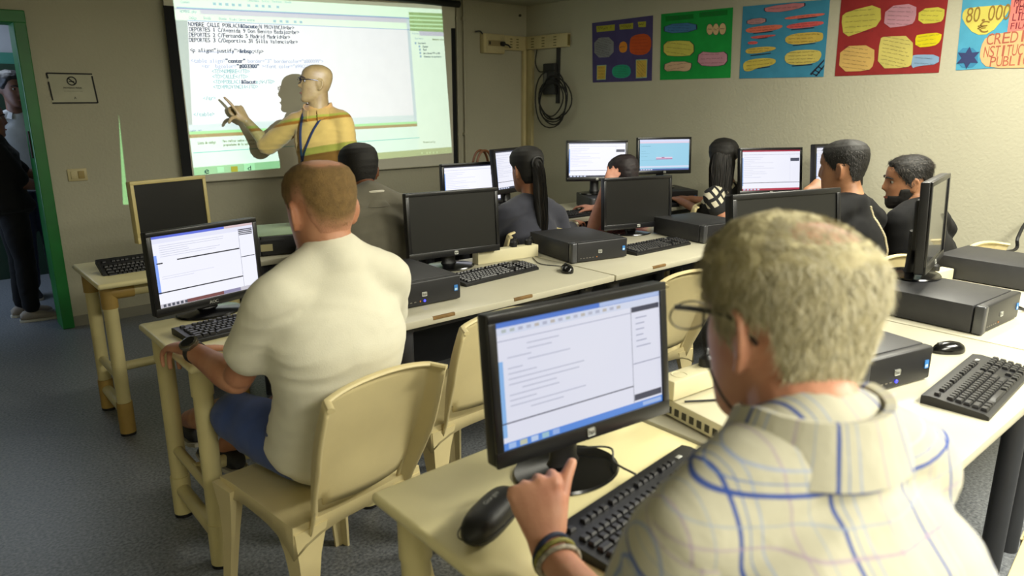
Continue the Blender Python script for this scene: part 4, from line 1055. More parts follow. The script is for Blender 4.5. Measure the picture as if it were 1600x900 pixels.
def hair_cap(name, mt, mat, parent, hairline, T, lump=0, seed=0, k=1.0, lscale=30, n=72):
    """hair as a shell over the skull; hairline(deg from nose) -> lowest z, T(th, z) -> thickness"""
    zs = [-.118+.2365*i/64 for i in range(65)]
    bm = BM(); g = []; msk = []; fl = bm.verts.layers.float.new('fade')
    for z in zs:
        row, mr = [], []
        for i in range(n):
            th = 2*math.pi*i/n; d = abs(math.degrees(th)); d = 360-d if d > 180 else d
            p = hp(th, z, False, k); w = sstep(-.006, .014, z-hairline(d)); t = T(d, z, math.sin(th))
            o = V((p.x, p.y+.005, (z-.02)*1.0)).normalized() if z > .05 else V((p.x, p.y+.005, z*.25)).normalized()
            w *= sstep(.0002, .0016, t); q = p+o*(-.004+w*(.004+t))
            if lump and w > .3: q += o*lump*(noise.noise(q*lscale+V((seed, 0, 0)))+.5*noise.noise(q*lscale*2.3+V((0, seed, 0))))
            nv = bm.verts.new(mt @ q); nv[fl] = (sstep(.004, .062, z-hairline(d)) if d > 80 else sstep(-.002, .016, z-hairline(d)))*sstep(.0004, .0026, t); row.append(nv); mr.append(w)
        g.append(row); msk.append(mr)
    for j in range(len(zs)-1):
        for i in range(n):
            i2 = (i+1) % n
            if max(msk[j][i], msk[j][i2], msk[j+1][i], msk[j+1][i2]) > .02: bm.faces.new((g[j][i], g[j][i2], g[j+1][i2], g[j+1][i]))
    top = [i for i in range(n)]
    if T(0, .118, 0) > .0006: bm.faces.new(g[-1])
    for v in [v for v in bm.verts if not v.link_faces]: bm.verts.remove(v)
    return obj(name, bm, mat, parent, world=True, ang=80)

def hair_strands(name, mt, mats, parent, hairline, T, count, length, width, seed=0, k=1.0, lift=.5, curl=.3, zmin=-.118, parent_kind=None):
    """short tapering blades of hair rooted on the skull, combed down and back"""
    g = random.Random(seed); bm = BM(); made = 0
    while made < count:
        th = g.uniform(-math.pi, math.pi); z = g.uniform(zmin, .1184); d = abs(math.degrees(th))
        w = table(HEAD, z)[0]
        if g.random() > max(.25, w/.076) or z < hairline(d)+g.uniform(-.002, .004): continue
        t = T(d, z, math.sin(th))
        if t < .0006 or g.random() > min(1, t/.006+.15): continue
        made += 1
        p = hp(th, z, False, k); o = V((p.x, p.y+.005, z-.02)).normalized() if z > .03 else V((p.x, p.y+.005, z*.25)).normalized()
        down = V((0, -.35, -1)) if z < .08 else V((p.x*4, -1.0, -.1))
        f = (down-o*down.dot(o)).normalized(); sd = o.cross(f)
        f = (f+sd*g.uniform(-1, 1)*curl).normalized(); ln = length*g.uniform(.6, 1.3)*min(1.2, .4+t/.010); b = p+o*t*.55
        c1 = b+f*ln*.5+o*ln*lift*.5*g.uniform(.5, 1.4); c2 = b+f*ln+o*ln*lift*.35*g.uniform(-.4, 1.2)+sd*ln*curl*g.uniform(-.8, .8)
        s = sd*width*g.uniform(.7, 1.3)
        q = [bm.verts.new(mt @ x) for x in (b-s, b+s, c1+s*.7, c1-s*.7, c2)]
        mi = 0 if g.random() < .55 else (1 if g.random() < .6 else 2); mi = min(mi, len(mats)-1)
        for f_ in ((q[0], q[1], q[2], q[3]), (q[3], q[2], q[4])):
            bm.faces.new(f_).material_index = mi
    o = obj(name, bm, mats, parent, world=True, ang=180)
    return o

def hand(bm, Wp, D, N, side, curls=(20, 25, 15), each=None, thumb=(25, 15), spread=1, s=1.0, thumb_out=.75):
    """palm and five separate fingers; D = toward the knuckles, N = back of the hand, side = 'L'/'R'"""
    D = V(D).normalized(); N = V(N); N = (N-D*N.dot(D)).normalized(); A = (D.cross(N) if side == 'L' else N.cross(D)); Wp = V(Wp)
    rs = []
    for t, w, h, o in ((-.012, .024, .018, 0), (.012, .027, .018, .001), (.035, .035, .017, .003), (.06, .041, .015, .002), (.082, .041, .0125, 0), (.092, .038, .0095, 0)):
        rs.append([Wp+D*t*s+A*(o+w*math.copysign(abs(math.cos(a))**.8, math.cos(a)))*s+N*h*math.sin(a)*s for a in [2*math.pi*i/16 for i in range(16)]])
    rings(bm, rs)
    F = [(.0300, .084, (.042, .026, .021), .0088, .13), (.0100, .090, (.046, .030, .022), .0090, .03), (-.0105, .087, (.042, .027, .021), .0086, -.07), (-.0300, .078, (.033, .020, .018), .0076, -.18)]
    for i, (a, t, L3, r, sp) in enumerate(F):
        c = (each or {}).get(i, curls); p = Wp+D*(t-.016)*s+A*a*s; d = (D+A*sp*spread).normalized(); pts = [p, p+d*.016*s]; p = pts[-1]; ax = d.cross(N).normalized()
        ang = 0; rr = [r*s*1.0, r*s*1.08]
        for ln, cv, rk in zip(L3, c, (1, .93, .80)):
            ang += cv; q = Matrix.Rotation(R(-ang), 3, ax) @ d; p = p+q*ln*s; pts.append(p); rr.append(r*s*rk)
        limb(bm, pts, rr, 10, 4)
    p = Wp+D*.018*s+A*.022*s-N*.006*s; d = (D*.72+A*thumb_out-N*.22).normalized(); ax = d.cross(N).normalized(); ax2 = N
    pts = [p]; ang = 0; rr = [.0135*s]
    for ln, cv, rk in zip((.044, .033, .028), (0, thumb[0], thumb[1]), (.0115, .0105, .0085)):
        ang += cv; q = Matrix.Rotation(R(ang if side == 'R' else -ang), 3, ax2) @ d - N*.08*(ang/40); q.normalize(); p = p+q*ln*s; pts.append(p); rr.append(rk*s)
    limb(bm, pts, rr, 10, 4)

TORSO_M = [(-.10, .115, .095), (0, .165, .120), (.16, .158, .112), (.36, .150, .104), (.58, .164, .112), (.76, .176, .117), (.90, .158, .104), (1.0, .112, .082), (1.07, .066, .062)]
TORSO_F = [(-.10, .115, .100), (0, .165, .122), (.16, .155, .110), (.36, .128, .092), (.58, .142, .110), (.76, .154, .116), (.90, .136, .092), (1.0, .095, .072), (1.07, .054, .052)]
def torso(bm, hip, sh, ax_h, ax_s, prof, off=0, bulk=1.0, lo=-.10, hi=1.07, bend=.03, depth=1.0, n=28, hem=0, belly=0):
    hip, sh = V(hip), V(sh); ax_h, ax_s = V(ax_h).normalized(), V(ax_s).normalized(); L = sh-hip
    rs = []; K = 26
    for i in range(K+1):
        s = lerp(lo, hi, i/K); w, d = table(prof, s); w = w*bulk+off; d = d*bulk*depth+off
        x = ax_h.lerp(ax_s, max(0, min(1, s))).normalized(); y = L.cross(x).normalized()
        if y.dot(L.cross(ax_s)) < 0: y = -y
        c = hip+L*s-y*bend*math.sin(max(0, min(1, s))*math.pi)*1.0
        if belly: d += belly*math.exp(-((s-.25)/.22)**2); c = c+y*belly*.6*math.exp(-((s-.25)/.22)**2)
        if hem and s < .15: w += hem*(.15-s)/.25; d += hem*(.15-s)/.25
        rs.append([c+x*w*math.copysign(abs(math.cos(a))**.82, math.cos(a))+y*d*math.copysign(abs(math.sin(a))**.82, math.sin(a)) for a in [2*math.pi*j/n for j in range(n)]])
    rings(bm, rs)

def wr_disp(a, sc=9, seed=0, st=(1, 1, 1)):
    o = V((seed, seed*1.7, 0)); st = V(st)
    def f(p, n):
        q = V((p.x*st.x, p.y*st.y, p.z*st.z))*sc+o
        w = V((noise.noise(q*.6), noise.noise(q*.6+V((5, 2, 1))), noise.noise(q*.6+V((1, 7, 4)))))
        r = noise.noise(V((q.x*.55+q.z*.5, q.y*.7, q.z*1.5-q.x*.6))+w*.9); r2 = noise.noise(q*.5+V((9, 3, 1)))
        return a*.8*(.45-abs(r)*1.8)+a*.8*r2
    return f

def figure(name, label, J, skin, top, bottom, hscale=1.0, nz=.050, csm=16, sex='m', sleeve=.6, vox=.008, cvox=.010, bulk=1.0, look=0, pitch=0, roll=0, headk=1.0, hands=None, shoe=None, shorts=False,
           face=True, smooth=3, wr=.004, ears=True, depth=1.0, bend=.03, legs=True, collar=None, split_sleeve=False, attr=None, sattr=None, belly=0, base=None, neck_r=.056, arm=1.0, hem=.006, lo=-.12, hs=1.0, seed=1, ntop=.008, ear_big=1.0, sleeve_loose=.010, cover=.010):
    J = {k: V(v) for k, v in J.items()}
    hip = J['hip']; sh = (J['shL']+J['shR'])/2; axs = (J['shR']-J['shL']).normalized(); axh = V(J['axh']) if 'axh' in J else V((axs.x, axs.y, 0)).normalized()
    prof = TORSO_M if sex == 'm' else TORSO_F
    t = thing(name, label, 'person', base or (hip.x, hip.y, 0))
    mt = Matrix.Translation(J['head']) @ Matrix.Rotation(R(-look), 4, 'Z') @ Matrix.Rotation(R(roll), 4, 'Y') @ Matrix.Rotation(R(-pitch), 4, 'X') @ Matrix.Scale(hscale, 4)
    # ---- one continuous body
    bm = BM(); head_mesh(bm, mt, headk, face=face)
    if ears:
        for s in (-1, 1): ear(bm, mt, s, ear_big)
    nb = sh+V((0, 0, nz*bulk)); nt_ = mt @ V((0, -.018, -.05)); limb(bm, [nb-V((0, 0, .08)), nb-V((0, 0, .01)), nb.lerp(nt_, .5), nt_], [(.105*bulk, .075*bulk), neck_r*1.20, neck_r*1.0, neck_r*.90], 18)
    up_ = V((0, 0, 1))
    def traps(b, k):
        for S in 'LR':
            p0 = J['sh'+S]; limb(b, [nb+up_*.012, nb.lerp(p0, .5)+up_*.006, p0+up_*.002], [.048*bulk+k, .050*bulk+k, .047+k], 16)
    traps(bm, 0)
    torso(bm, hip, sh, axh, axs, prof, -.004, bulk, bend=bend, depth=depth, belly=belly)
    a = arm
    for S in 'LR':
        p0, p1, p2 = J['sh'+S], J['el'+S], J['wr'+S]; inn = p0.lerp(sh, .45)
        limb(bm, [inn, p0, p0.lerp(p1, .45), p1.lerp(p0, .06)], [.046*a, .051*a, .046*a, .040*a], 16)
        limb(bm, [p1, p1.lerp(p2, .22), p1.lerp(p2, .6), p2, p2+(p2-p1).normalized()*.012], [.040*a, .043*a, .034*a, .027*a, .025*a], 16)
        h = (hands or {}).get(S)
        if h: hand(bm, p2, h[0], h[1], S, s=hs, **(h[2] if len(h) > 2 else {}))
        else: hand(bm, p2, (p2-p1), V((0, 0, 1)), S, s=hs)
    if legs:
        for S in 'LR':
            hp_ = hip+axh*(.085 if S == 'R' else -.085); kn, an = J['kn'+S], J['an'+S]
            limb(bm, [hp_, hp_.lerp(kn, .5), kn], [.080, .072, .054], 16); limb(bm, [kn, kn.lerp(an, .3), an], [.052, .054, .036], 16)
    body = fuse('body', bm, skin, t, vox, smooth)
    # ---- garments
    bm = BM(); torso(bm, hip, sh, axh, axs, prof, cover, bulk, lo=lo, hi=1.03, bend=bend, depth=depth, hem=hem, belly=belly)
    limb(bm, [nb-V((0, 0, .09)), nb-V((0, 0, .03)), nb+V((0, 0, ntop))], [(.118*bulk, .085*bulk), (.098, .080), neck_r*1.32], 20); traps(bm, .012 if split_sleeve else .009)
    sl = []
    for S in 'LR':
        p0, p1, p2 = J['sh'+S], J['el'+S], J['wr'+S]; inn = p0.lerp(sh, .5 if not split_sleeve else .16); b2 = bm if not split_sleeve else BM(); k = sleeve_loose
        if sleeve <= 1:
            e = p0.lerp(p1, sleeve); limb(b2, [inn, p0, p0.lerp(e, .6), e] if not split_sleeve else [p0.lerp(e, .05), p0.lerp(e, .25), p0.lerp(e, .65), e], [.050*a+k*(.5+.6*split_sleeve), .054*a+k*(.6+.6*split_sleeve), .052*a+k*(.9+.4*split_sleeve), .050*a+k*1.4], 20)
        else:
            e = p1.lerp(p2, sleeve-1); limb(b2, [inn, p0, p0.lerp(p1, .5), p1, p1.lerp(e, .6), e], [.050*a+k*.5, .054*a+k*.6, .050*a+k, .047*a+k, .046*a+k, .040*a+k], 20)
        if split_sleeve:
            sl.append(fuse('sleeve', b2, top, t, cvox, 5, wr_disp(wr, 10, seed+3), sattr(S) if sattr else None))
    shirt = fuse('shirt' if sex == 'm' else 'top', bm, top, t, cvox, csm, wr_disp(wr, 8, seed, (1, 1, 1.6)), attr)
    if legs:
        bm = BM(); torso(bm, hip, sh, axh, axs, prof, .008, bulk, lo=-.13, hi=.16, bend=bend, depth=depth)
        for S in 'LR':
            hp_ = hip+axh*(.085 if S == 'R' else -.085); kn, an = J['kn'+S], J['an'+S]
            if shorts: limb(bm, [hp_, hp_.lerp(kn, .5), hp_.lerp(kn, .93)], [.092, .090, .080], 18)
            else:
                limb(bm, [hp_, hp_.lerp(kn, .5), kn], [.090, .083, .066], 18); limb(bm, [kn, kn.lerp(an, .4), an+V((0, 0, .02))], [.066, .064, .055], 18)
        fuse('shorts' if shorts else 'trousers', bm, bottom, t, max(cvox, .011), 3, wr_disp(.005, 11, seed+5))
        for S in 'LR':
            an = J['an'+S]; fd = V(J.get('ft'+S, (axh.y*-1, axh.x, 0))).normalized(); up = V((0, 0, 1)); sd = fd.cross(up)
            bm = BM(); rs = []
            for q, w, h, z in ((-.075, .022, .020, .035), (-.055, .034, .034, .040), (0, .037, .042, .045), (.05, .040, .034, .036), (.11, .044, .026, .028), (.155, .036, .020, .022), (.175, .016, .012, .016)):
                c = V((an.x, an.y, an.z-.085))+fd*q+up*z
                rs.append([c+sd*w*math.cos(b)+up*max(h*math.sin(b), -z+.004) for b in [2*math.pi*j/18 for j in range(18)]])
            rings(bm, rs); sho = obj('shoe', bm, shoe or M('dark_shoe', '1c1c1e', rough=.5), t, world=True, ang=60)
            bm = BM(); rs = []
            for q, w in ((-.082, .02), (-.06, .037), (0, .041), (.06, .045), (.12, .047), (.165, .036), (.182, .012)):
                c = V((an.x, an.y, an.z-.085))+fd*q
                rs.append([c+sd*w+up*.001, c-sd*w+up*.001, c-sd*w+up*.016, c+sd*w+up*.016])
            rings(bm, rs); obj('sole', bm, M('pale_sole', 'b9b4a4', rough=.7), sho, world=True, ang=40)
    return t, mt, body, shirt

def eyes(t, mt, brow=None, iris='3a2a1c', mouth='8a4a40'):
    wm = M('eye_white', 'aea79b', rough=.25); im = M('iris_'+iris, iris, rough=.2)
    for s in (-1, 1):
        bm = BM(); ell(bm, (0, 0, 0), (.0115, .0115, .0115), u=16, v=10); c = V((s*.031, .0665, .012))
        for v in bm.verts: v.co = mt @ (v.co+c)
        e = obj('eye', bm, wm, t, world=True)
        bm = BM(); ell(bm, (0, 0, 0), (.0062, .002, .0062), u=12, v=8); c = V((s*.031, .0778, .012))
        for v in bm.verts: v.co = mt @ (v.co+c)
        obj('iris', bm, im, e, world=True)
        if brow:
            bm = BM(); tube(bm, [mt @ V((s*x, y, z)) for x, y, z in ((.014, .096, .031), (.028, .094, .036), (.042, .083, .034), (.051, .07, .028))], [.003, .0042, .0036, .002], 8, k=3); obj('eyebrow', bm, brow, t, world=True)
    bm = BM(); tube(bm, [mt @ V((x, y, z)) for x, y, z in ((-.022, .085, -.065), (-.01, .0975, -.063), (0, .099, -.064), (.01, .0975, -.063), (.022, .085, -.065))], [(.001, .002), (.004, .004), (.0045, .004), (.004, .004), (.001, .002)], 8, k=3); obj('lips', bm, M('lips_'+mouth, mouth, rough=.5), t, world=True)

def short_line(d):
    """hairline of a short cut: degrees from the nose -> lowest height"""
    return table([(0, .082), (30, .080), (48, .066), (62, .035), (78, .0), (88, -.012), (96, .018), (112, .022), (125, -.028), (145, -.058), (180, -.070)], d)[0]
def long_line(d):
    return table([(0, .088), (30, .080), (50, .060), (70, .02), (85, .0), (100, .0), (120, -.05), (145, -.075), (180, -.085)], d)[0]


def skin(name, c, c2): return M('skin_'+name, c, rough=.5, col2=c2, scale=14, bump=.06, bscale=220, spec=.4)
def clothm(name, c, **k): return M('cloth_'+name, c, rough=k.pop('rough', .85), var=k.pop('var', .05), scale=k.pop('scale', 14), bump=k.pop('bump', .12), bscale=k.pop('bscale', 350), sheen=k.pop('sheen', .15), spec=.2, **k)
denim = clothm('denim', '2b3450', var=.1)
blackc = clothm('black', '0c0c0e', var=.08, sheen=.03)
blackhair = M('hair_black', '15120f', rough=.7, var=.15, scale=60, stretch=(1, 1, .15)); blackhair2 = M('hair_black_sheen', '2a241f', rough=.55, var=.1)

def sit(J, f, spread=.11, kz=.50, reach=.43, az=.09, back=0):
    f = V((f[0], f[1], 0)).normalized(); r = V((f.y, -f.x, 0)); h = V(J['hip'])
    for S, s in (('L', -1), ('R', 1)):
        k = h+f*reach+r*spread*s; k.z = kz; J.setdefault('kn'+S, tuple(k)); a = V(J['kn'+S])+f*(.04-back); a.z = az; J.setdefault('an'+S, tuple(a)); J.setdefault('ft'+S, tuple(f))
    J['axh'] = tuple(r); return J
def circ(bm, c, ax, r, t, n=28, up=None, e=1.0):
    """ring around an axis (bands, collars, bracelets)"""
    ax = V(ax).normalized(); a = V(up) if up else ax.orthogonal(); a = (a-ax*a.dot(ax)).normalized(); b = ax.cross(a)
    pts = [V(c)+a*r*math.cos(2*math.pi*i/n)+b*r*e*math.sin(2*math.pi*i/n) for i in range(n+1)]
    tube(bm, pts, t, 8, up=None)
def collar(t, sh, axs, fwd, mat, r=.064, h=.04, name='collar', flare=1.18, front_gap=.5, tilt=.25, z0=.0, fold=.007, drop=.012):
    """standing or folded shirt collar, open at the front"""
    sh, axs, fwd = V(sh), V(axs).normalized(), V(fwd).normalized(); bm = BM(); A = []
    for i in range(33):
        a = math.pi/2+front_gap+(2*math.pi-2*front_gap)*i/32
        c, s = math.cos(a), math.sin(a); dirv = axs*c*1.06+fwd*s
        dz = -tilt*.06*max(0, s)
        lo_ = sh+dirv*r*flare+V((0, 0, z0+dz-drop)); hi_ = sh+dirv*r*.98+V((0, 0, z0+h+dz)); out = sh+dirv*(r*flare+fold*1.4)+V((0, 0, z0+dz-drop+.006)); top2 = sh+dirv*(r*.98+fold)+V((0, 0, z0+h+dz+.002))
        A.append([lo_, hi_, top2, out])
    rings(bm, A); return obj(name, bm, mat, t, world=True, ang=60)

# ---------------------------------------------------------------- plaid cloth
def plaid():
    m = bpy.data.materials.new('plaid_cotton'); m.use_nodes = True; nt = m.node_tree; L = nt.links.new; b = nt.nodes['Principled BSDF']; b.inputs['Roughness'].default_value = .8; b.inputs['Specular IOR Level'].default_value = .2
    at = nt.nodes.new('ShaderNodeAttribute'); at.attribute_name = 'cloth'; s = nt.nodes.new('ShaderNodeSeparateXYZ'); L(at.outputs['Vector'], s.inputs[0])
    def ma(op, a, b_=0, c=0):
        n = nt.nodes.new('ShaderNodeMath'); n.operation = op
        for i, x in enumerate((a, b_, c)):
            if isinstance(x, (int, float)): n.inputs[i].default_value = x
            else: L(x, n.inputs[i])
        return n.outputs[0]
    base = nt.nodes.new('ShaderNodeTexNoise'); base.inputs['Scale'].default_value = 10; L(at.outputs['Vector'], base.inputs['Vector'])
    mx = nt.nodes.new('ShaderNodeMix'); mx.data_type = 'RGBA'; mx.inputs[6].default_value = (*lin('c0bcaa'), 1); mx.inputs[7].default_value = (*lin('b0ac9a'), 1); L(base.outputs[0], mx.inputs[0]); col = mx.outputs[2]
    def stripe(co, per, ph, w, c, k):
        nonlocal col
        f = ma('SUBTRACT', ma('MODULO', ma('ADD', ma('ADD', co, 10*per), ph), per), per/2)
        msk = ma('MULTIPLY', ma('SMOOTH_MIN', 1, ma('MAXIMUM', ma('MULTIPLY', ma('SUBTRACT', w, ma('ABSOLUTE', f)), 900), 0), 0), k)
        msk = ma('MINIMUM', msk, k)
        n = nt.nodes.new('ShaderNodeMix'); n.data_type = 'RGBA'; L(msk, n.inputs[0]); L(col, n.inputs[6]); n.inputs[7].default_value = (*lin(c), 1); col = n.outputs[2]
    X, Z = s.outputs[0], s.outputs[1]
    for co, per in ((X, .098), (Z, .125)):
        stripe(co, per, .045, .0019, 'a08ea4', .65); stripe(co, per, .025, .0014, '8f9ab4', .65); stripe(co, per, -.022, .0016, '8c9abf', .75)
        stripe(co, per, -.010, .0013, '5a76b4', .8); stripe(co, per, 0, .0027, '2f4a96', .95)
    L(col, b.inputs['Base Color'])
    n2 = nt.nodes.new('ShaderNodeTexNoise'); n2.inputs['Scale'].default_value = 18; n2.inputs['Detail'].default_value = 3; L(at.outputs['Vector'], n2.inputs['Vector'])
    bp = nt.nodes.new('ShaderNodeBump'); bp.inputs['Strength'].default_value = .25; bp.inputs['Distance'].default_value = .02; L(n2.outputs[0], bp.inputs['Height']); L(bp.outputs[0], b.inputs['Normal'])
    return m
PL = plaid()

# ================================================================ grey-haired man, nearest
sk1 = skin('ruddy', 'c8957a', 'b57a62')
J = dict(head=(0.775,0.408,1.24), shL=(0.57,0.374,1.071), shR=(0.873,0.278,1.073), hip=(.715, .215, .53), elL=(.63, .50, .80), wrL=(.712, .742, .797), elR=(1.03, .45, .835), wrR=(1.16, .66, .785))
sit(J, (.26, .966), az=.09)
axs = (V(J['shR'])-V(J['shL'])).normalized(); fw = V((-axs.y, axs.x, 0)).normalized(); shm = (V(J['shL'])+V(J['shR']))/2
def at1(co):
    d = co-shm; return (d.dot(axs), d.z+.18*0-d.dot(fw)*.15, 0)
def at1s(S):
    p0, p1 = V(J['sh'+S]), V(J['el'+S]); T = (p1-p0).normalized(); u = axs-T*axs.dot(T); u.normalize(); w = T.cross(u); r = .06
    def f(co):
        d = co-p0; return (d.dot(u)*1.1+.03, d.dot(T)+.03, 0)
    return f
t, mt, body, shirt = figure('person', 'grey-haired man in a blue-checked shirt and glasses, nearest, working at a lit monitor', J, sk1, PL, denim, sleeve=.82, vox=.0045, cvox=.006, bulk=1.10, hscale=1.06, csm=16, ntop=-.004, look=17, pitch=10, roll=2, headk=.99,
    hands={'L': ((.16, .50, .80), (-.55, -.70, .50), dict(each={0: (72, 85, 45), 1: (88, 88, 50), 2: (92, 88, 50), 3: (95, 88, 50)}, thumb=(4, 10), thumb_out=.30)), 'R': ((.45, .85, -.15), (.1, .15, 1), dict(curls=(18, 22, 14)))},
    split_sleeve=True, attr=at1, sattr=at1s, wr=.005, sleeve_loose=.012, hs=1.14, arm=.95, nz=.055, belly=.02, seed=4, ear_big=1.05, smooth=2, neck_r=.062)
t.name = 'person'
bm = BM()
def coll_pt(a, k): return None
cl = collar(t, shm+V((0, 0, .078))+fw*.012, axs, fw, PL, r=.070, h=.040, flare=1.26, tilt=.6, fold=.010, drop=.026)
ca_ = cl.data.attributes.new('cloth', 'FLOAT_VECTOR', 'POINT')
for i, v in enumerate(cl.data.vertices):
    d = v.co-shm; ca_.data[i].vector = (math.atan2(d.dot(axs), -d.dot(fw))*.085, d.z*.8+.04, 0)
bm = BM()                                        # yoke seam across the back
line1 = lambda d: short_line(d)-.020*sstep(120, 160, d)
def T1(d, z, sn):
    p = hp(R(d), z, False); q = math.exp(-(((p.x-.012)/.050)**2+((p.y+.062)/.042)**2+((z-.104)/.034)**2))
    side = .007+.007*sstep(.02, .10, z)
    fade = sstep(-.095, -.03, z) if d > 115 else 1
    return side*max(0, 1-1.35*q)*(.35+.65*fade)
gh = [M('hair_grey_blond', 'c4b994', rough=.8, var=.12, scale=70), M('hair_pale', 'ded6ba', rough=.75, var=.1, scale=70), M('hair_ash', 'a39873', rough=.8, var=.12, scale=70)]
hc = hair_cap('hair', mt, M('hair_grey_base', 'bab08a', rough=.9, col2='9c9170', scale=35, bump=.5, bscale=90), t, line1, T1, lump=.005, seed=2, k=.99, lscale=38)
hair_strands('hair_locks', mt, gh, hc, line1, lambda d, z, sn: max(T1(d, z, sn), .0021), 19000, .020, .0006, 3, .99, lift=.26, curl=.55)
glm = M('spectacle_frame', '16151a', rough=.3)
gl = BM()
def hw(x, y, z): return mt @ V((x*1.01, y, z))
for s in (-1, 1): tube(gl, [hw(s*.072, .098, .020), hw(s*.078, .05, .022), hw(s*.079, .0, .020), hw(s*.077, -.022, .010), hw(s*.072, -.04, -.008)], [(.0035, .0016)]*3+[(.003, .0018)]*2, 8, k=4)
tube(gl, [hw(-.012, .117, .018), hw(0, .121, .022), hw(.012, .117, .018)], .0014, 6, k=4)
for s in (-1, 1):
    tube(gl, [hw(s*(.040+.030*math.cos(a)), .113-.10*(abs(.04+.03*math.cos(a))-.01)**1*.15, .006+.0175*math.sin(a)) for a in [2*math.pi*i/24 for i in range(25)]], .0012, 6)
g = obj('spectacles', gl, glm, t, world=True)
for s in (-1, 1):
    bm = BM(); poly(bm, [hw(s*(.040+.029*math.cos(a)), .112-.10*(abs(.04+.03*math.cos(a))-.01)*.15, .006+.0165*math.sin(a)) for a in [2*math.pi*i/24 for i in range(24)]])
    lm = M('lens_glass', 'd8dde0', rough=.05, var=.01); lm.node_tree.nodes['Principled BSDF'].inputs['Alpha'].default_value = .22
    obj('lens', bm, lm, g, world=True)
bm = BM(); tube(bm, [hw(-.080, .034, .020), hw(-.081, .035, -.012), hw(-.078, .028, -.045), hw(-.070, .006, -.082), hw(-.055, -.03, -.105), hw(-.025, -.063, -.112), hw(.0, -.07, -.112)], .0017, 6, k=5); tube(bm, [hw(.080, .034, .020), hw(.078, .03, -.045), hw(.068, .004, -.085), hw(.04, -.05, -.11), hw(0, -.07, -.112)], .0017, 6, k=5)
obj('spectacle_cord', bm, M('cord_black', '151310', rough=.6), t, world=True)
eyes(t, mt, M('brow_grey', '8a7d5a', rough=.8))
wl, el = V(J['wrL']), V(J['elL']); ax = (wl-el).normalized()
for k, (cname, c, rr) in enumerate((('bracelet_navy', '1f2a4a', .0335), ('bracelet_olive', '8f8a3e', .0345), ('bracelet_bead', 'b9b2a0', .0342))):
    bm = BM(); circ(bm, wl-ax*(.020+.014*k), ax+V((.15*(k-1), 0, .1*k)), rr, .0042, e=.92); obj('bracelet', bm, M(cname, c, rough=.6, var=.25, scale=120), t, world=True)

# ================================================================ man in the white T-shirt
sk2 = skin('tanned', 'be8a6c', 'a87054')
J = dict(head=(.824, 1.715, 1.226), shL=(.668, 1.672, 1.035), shR=(.998, 1.687, 1.035), hip=(.855, 1.83, .525), elL=(.625, 1.875, .765), wrL=(0.588,2.139,0.79), elR=(1.10, 1.90, .80), wrR=(.98, 2.14, .785),
         knL=(.695, 2.17, .545), knR=(.97, 2.22, .53), anL=(0.723,2.75,0.31), anR=(0.755,2.441,0.31), ftL=(-.05, 1, 0), ftR=(-.2, 1, 0), axh=(.99, -.05, 0))
t, mt, body, shirt = figure('person', 'man in a white T-shirt and blue shorts seated at the wide monitor', J, sk2, clothm('white_tee', 'dcd8c4', var=.02), clothm('blue_shorts', '3c4f86', var=.08), sleeve=.66, vox=.0055, cvox=.008, bulk=1.06, hscale=1.08, look=-2, pitch=10,
    hands={'L': ((-.05, .95, -.12), (.05, .12, 1), dict(curls=(28, 42, 25), thumb=(5, 10), thumb_out=1.15)), 'R': ((-.25, .95, -.1), (0, .1, 1), dict(curls=(15, 25, 15)))}, shorts=True, wr=.0035, sleeve_loose=.012, seed=2, smooth=2, neck_r=.063, arm=1.04, nz=.066, csm=26, hs=1.12)
def T2(d, z, sn):
    p = hp(R(d), z, False); q = math.exp(-(((p.x-.012)/.038)**2+((p.y+.045)/.045)**2+((z-.105)/.04)**2))
    return .0036*max(0, 1-1.15*q)*(.35+.65*sstep(-.07, .02, z))
bh = [M('hair_short_brown', '8a6c44', rough=.8, var=.15, scale=90), M('hair_sandy', '957848', rough=.75, var=.1), M('hair_dark_brown', '664d2a', rough=.7)]
stub = M('hair_stubble', '7d6238', rough=.9, col2='66502c', scale=60, bump=.3, bscale=300)
nt = stub.node_tree; b = nt.nodes['Principled BSDF']; lk = b.inputs['Base Color'].links[0].from_socket; at = nt.nodes.new('ShaderNodeAttribute'); at.attribute_name = 'fade'
mx = nt.nodes.new('ShaderNodeMix'); mx.data_type = 'RGBA'; mx.inputs[6].default_value = (*lin('b98468'), 1); nt.links.new(lk, mx.inputs[7]); nt.links.new(at.outputs['Fac'], mx.inputs[0]); nt.links.new(mx.outputs[2], b.inputs['Base Color'])
hc = hair_cap('hair', mt, stub, t, short_line, T2, seed=5)
hair_strands('hair_locks', mt, bh, hc, lambda d: short_line(d)+.025, T2, 3800, .007, .0005, 8, lift=.5, curl=.5)
eyes(t, mt, bh[2])
wl, el = V(J['wrL']), V(J['elL']); ax = (wl-el).normalized(); c = wl-ax*.028; up = V((-.35, -.5, .8)); up = (up-ax*ax.dot(up)).normalized(); sd = ax.cross(up)
wa = BM(); circ(wa, c, ax, .0335, (.0024), e=.9, up=up)
for q in (-.008, -.004, 0, .004, .008): circ(wa, c+ax*q, ax, .0338, .0026, up=up, e=.9)
wo = obj('watch_strap', wa, M('watch_rubber', '1a1712', rough=.5), t, world=True)
bm = BM(); rs = []
for z, r in ((.028, .025), (.037, .028), (.043, .027), (.0445, .022)): rs.append([c+up*z+ax*r*math.cos(a)+sd*r*math.sin(a) for a in [2*math.pi*i/28 for i in range(28)]])
rings(bm, rs); obj('watch_case', bm, M('watch_steel', '8f897a', rough=.25, metal=.85), wo, world=True, ang=50)
bm = BM(); rs = [[c+up*z+ax*r*math.cos(a)+sd*r*math.sin(a) for a in [2*math.pi*i/28 for i in range(28)]] for z, r in ((.0440, .0205), (.0452, .0202))]
rings(bm, rs); obj('watch_dial', bm, M('watch_black_dial', '131313', rough=.2), wo, world=True, ang=50)
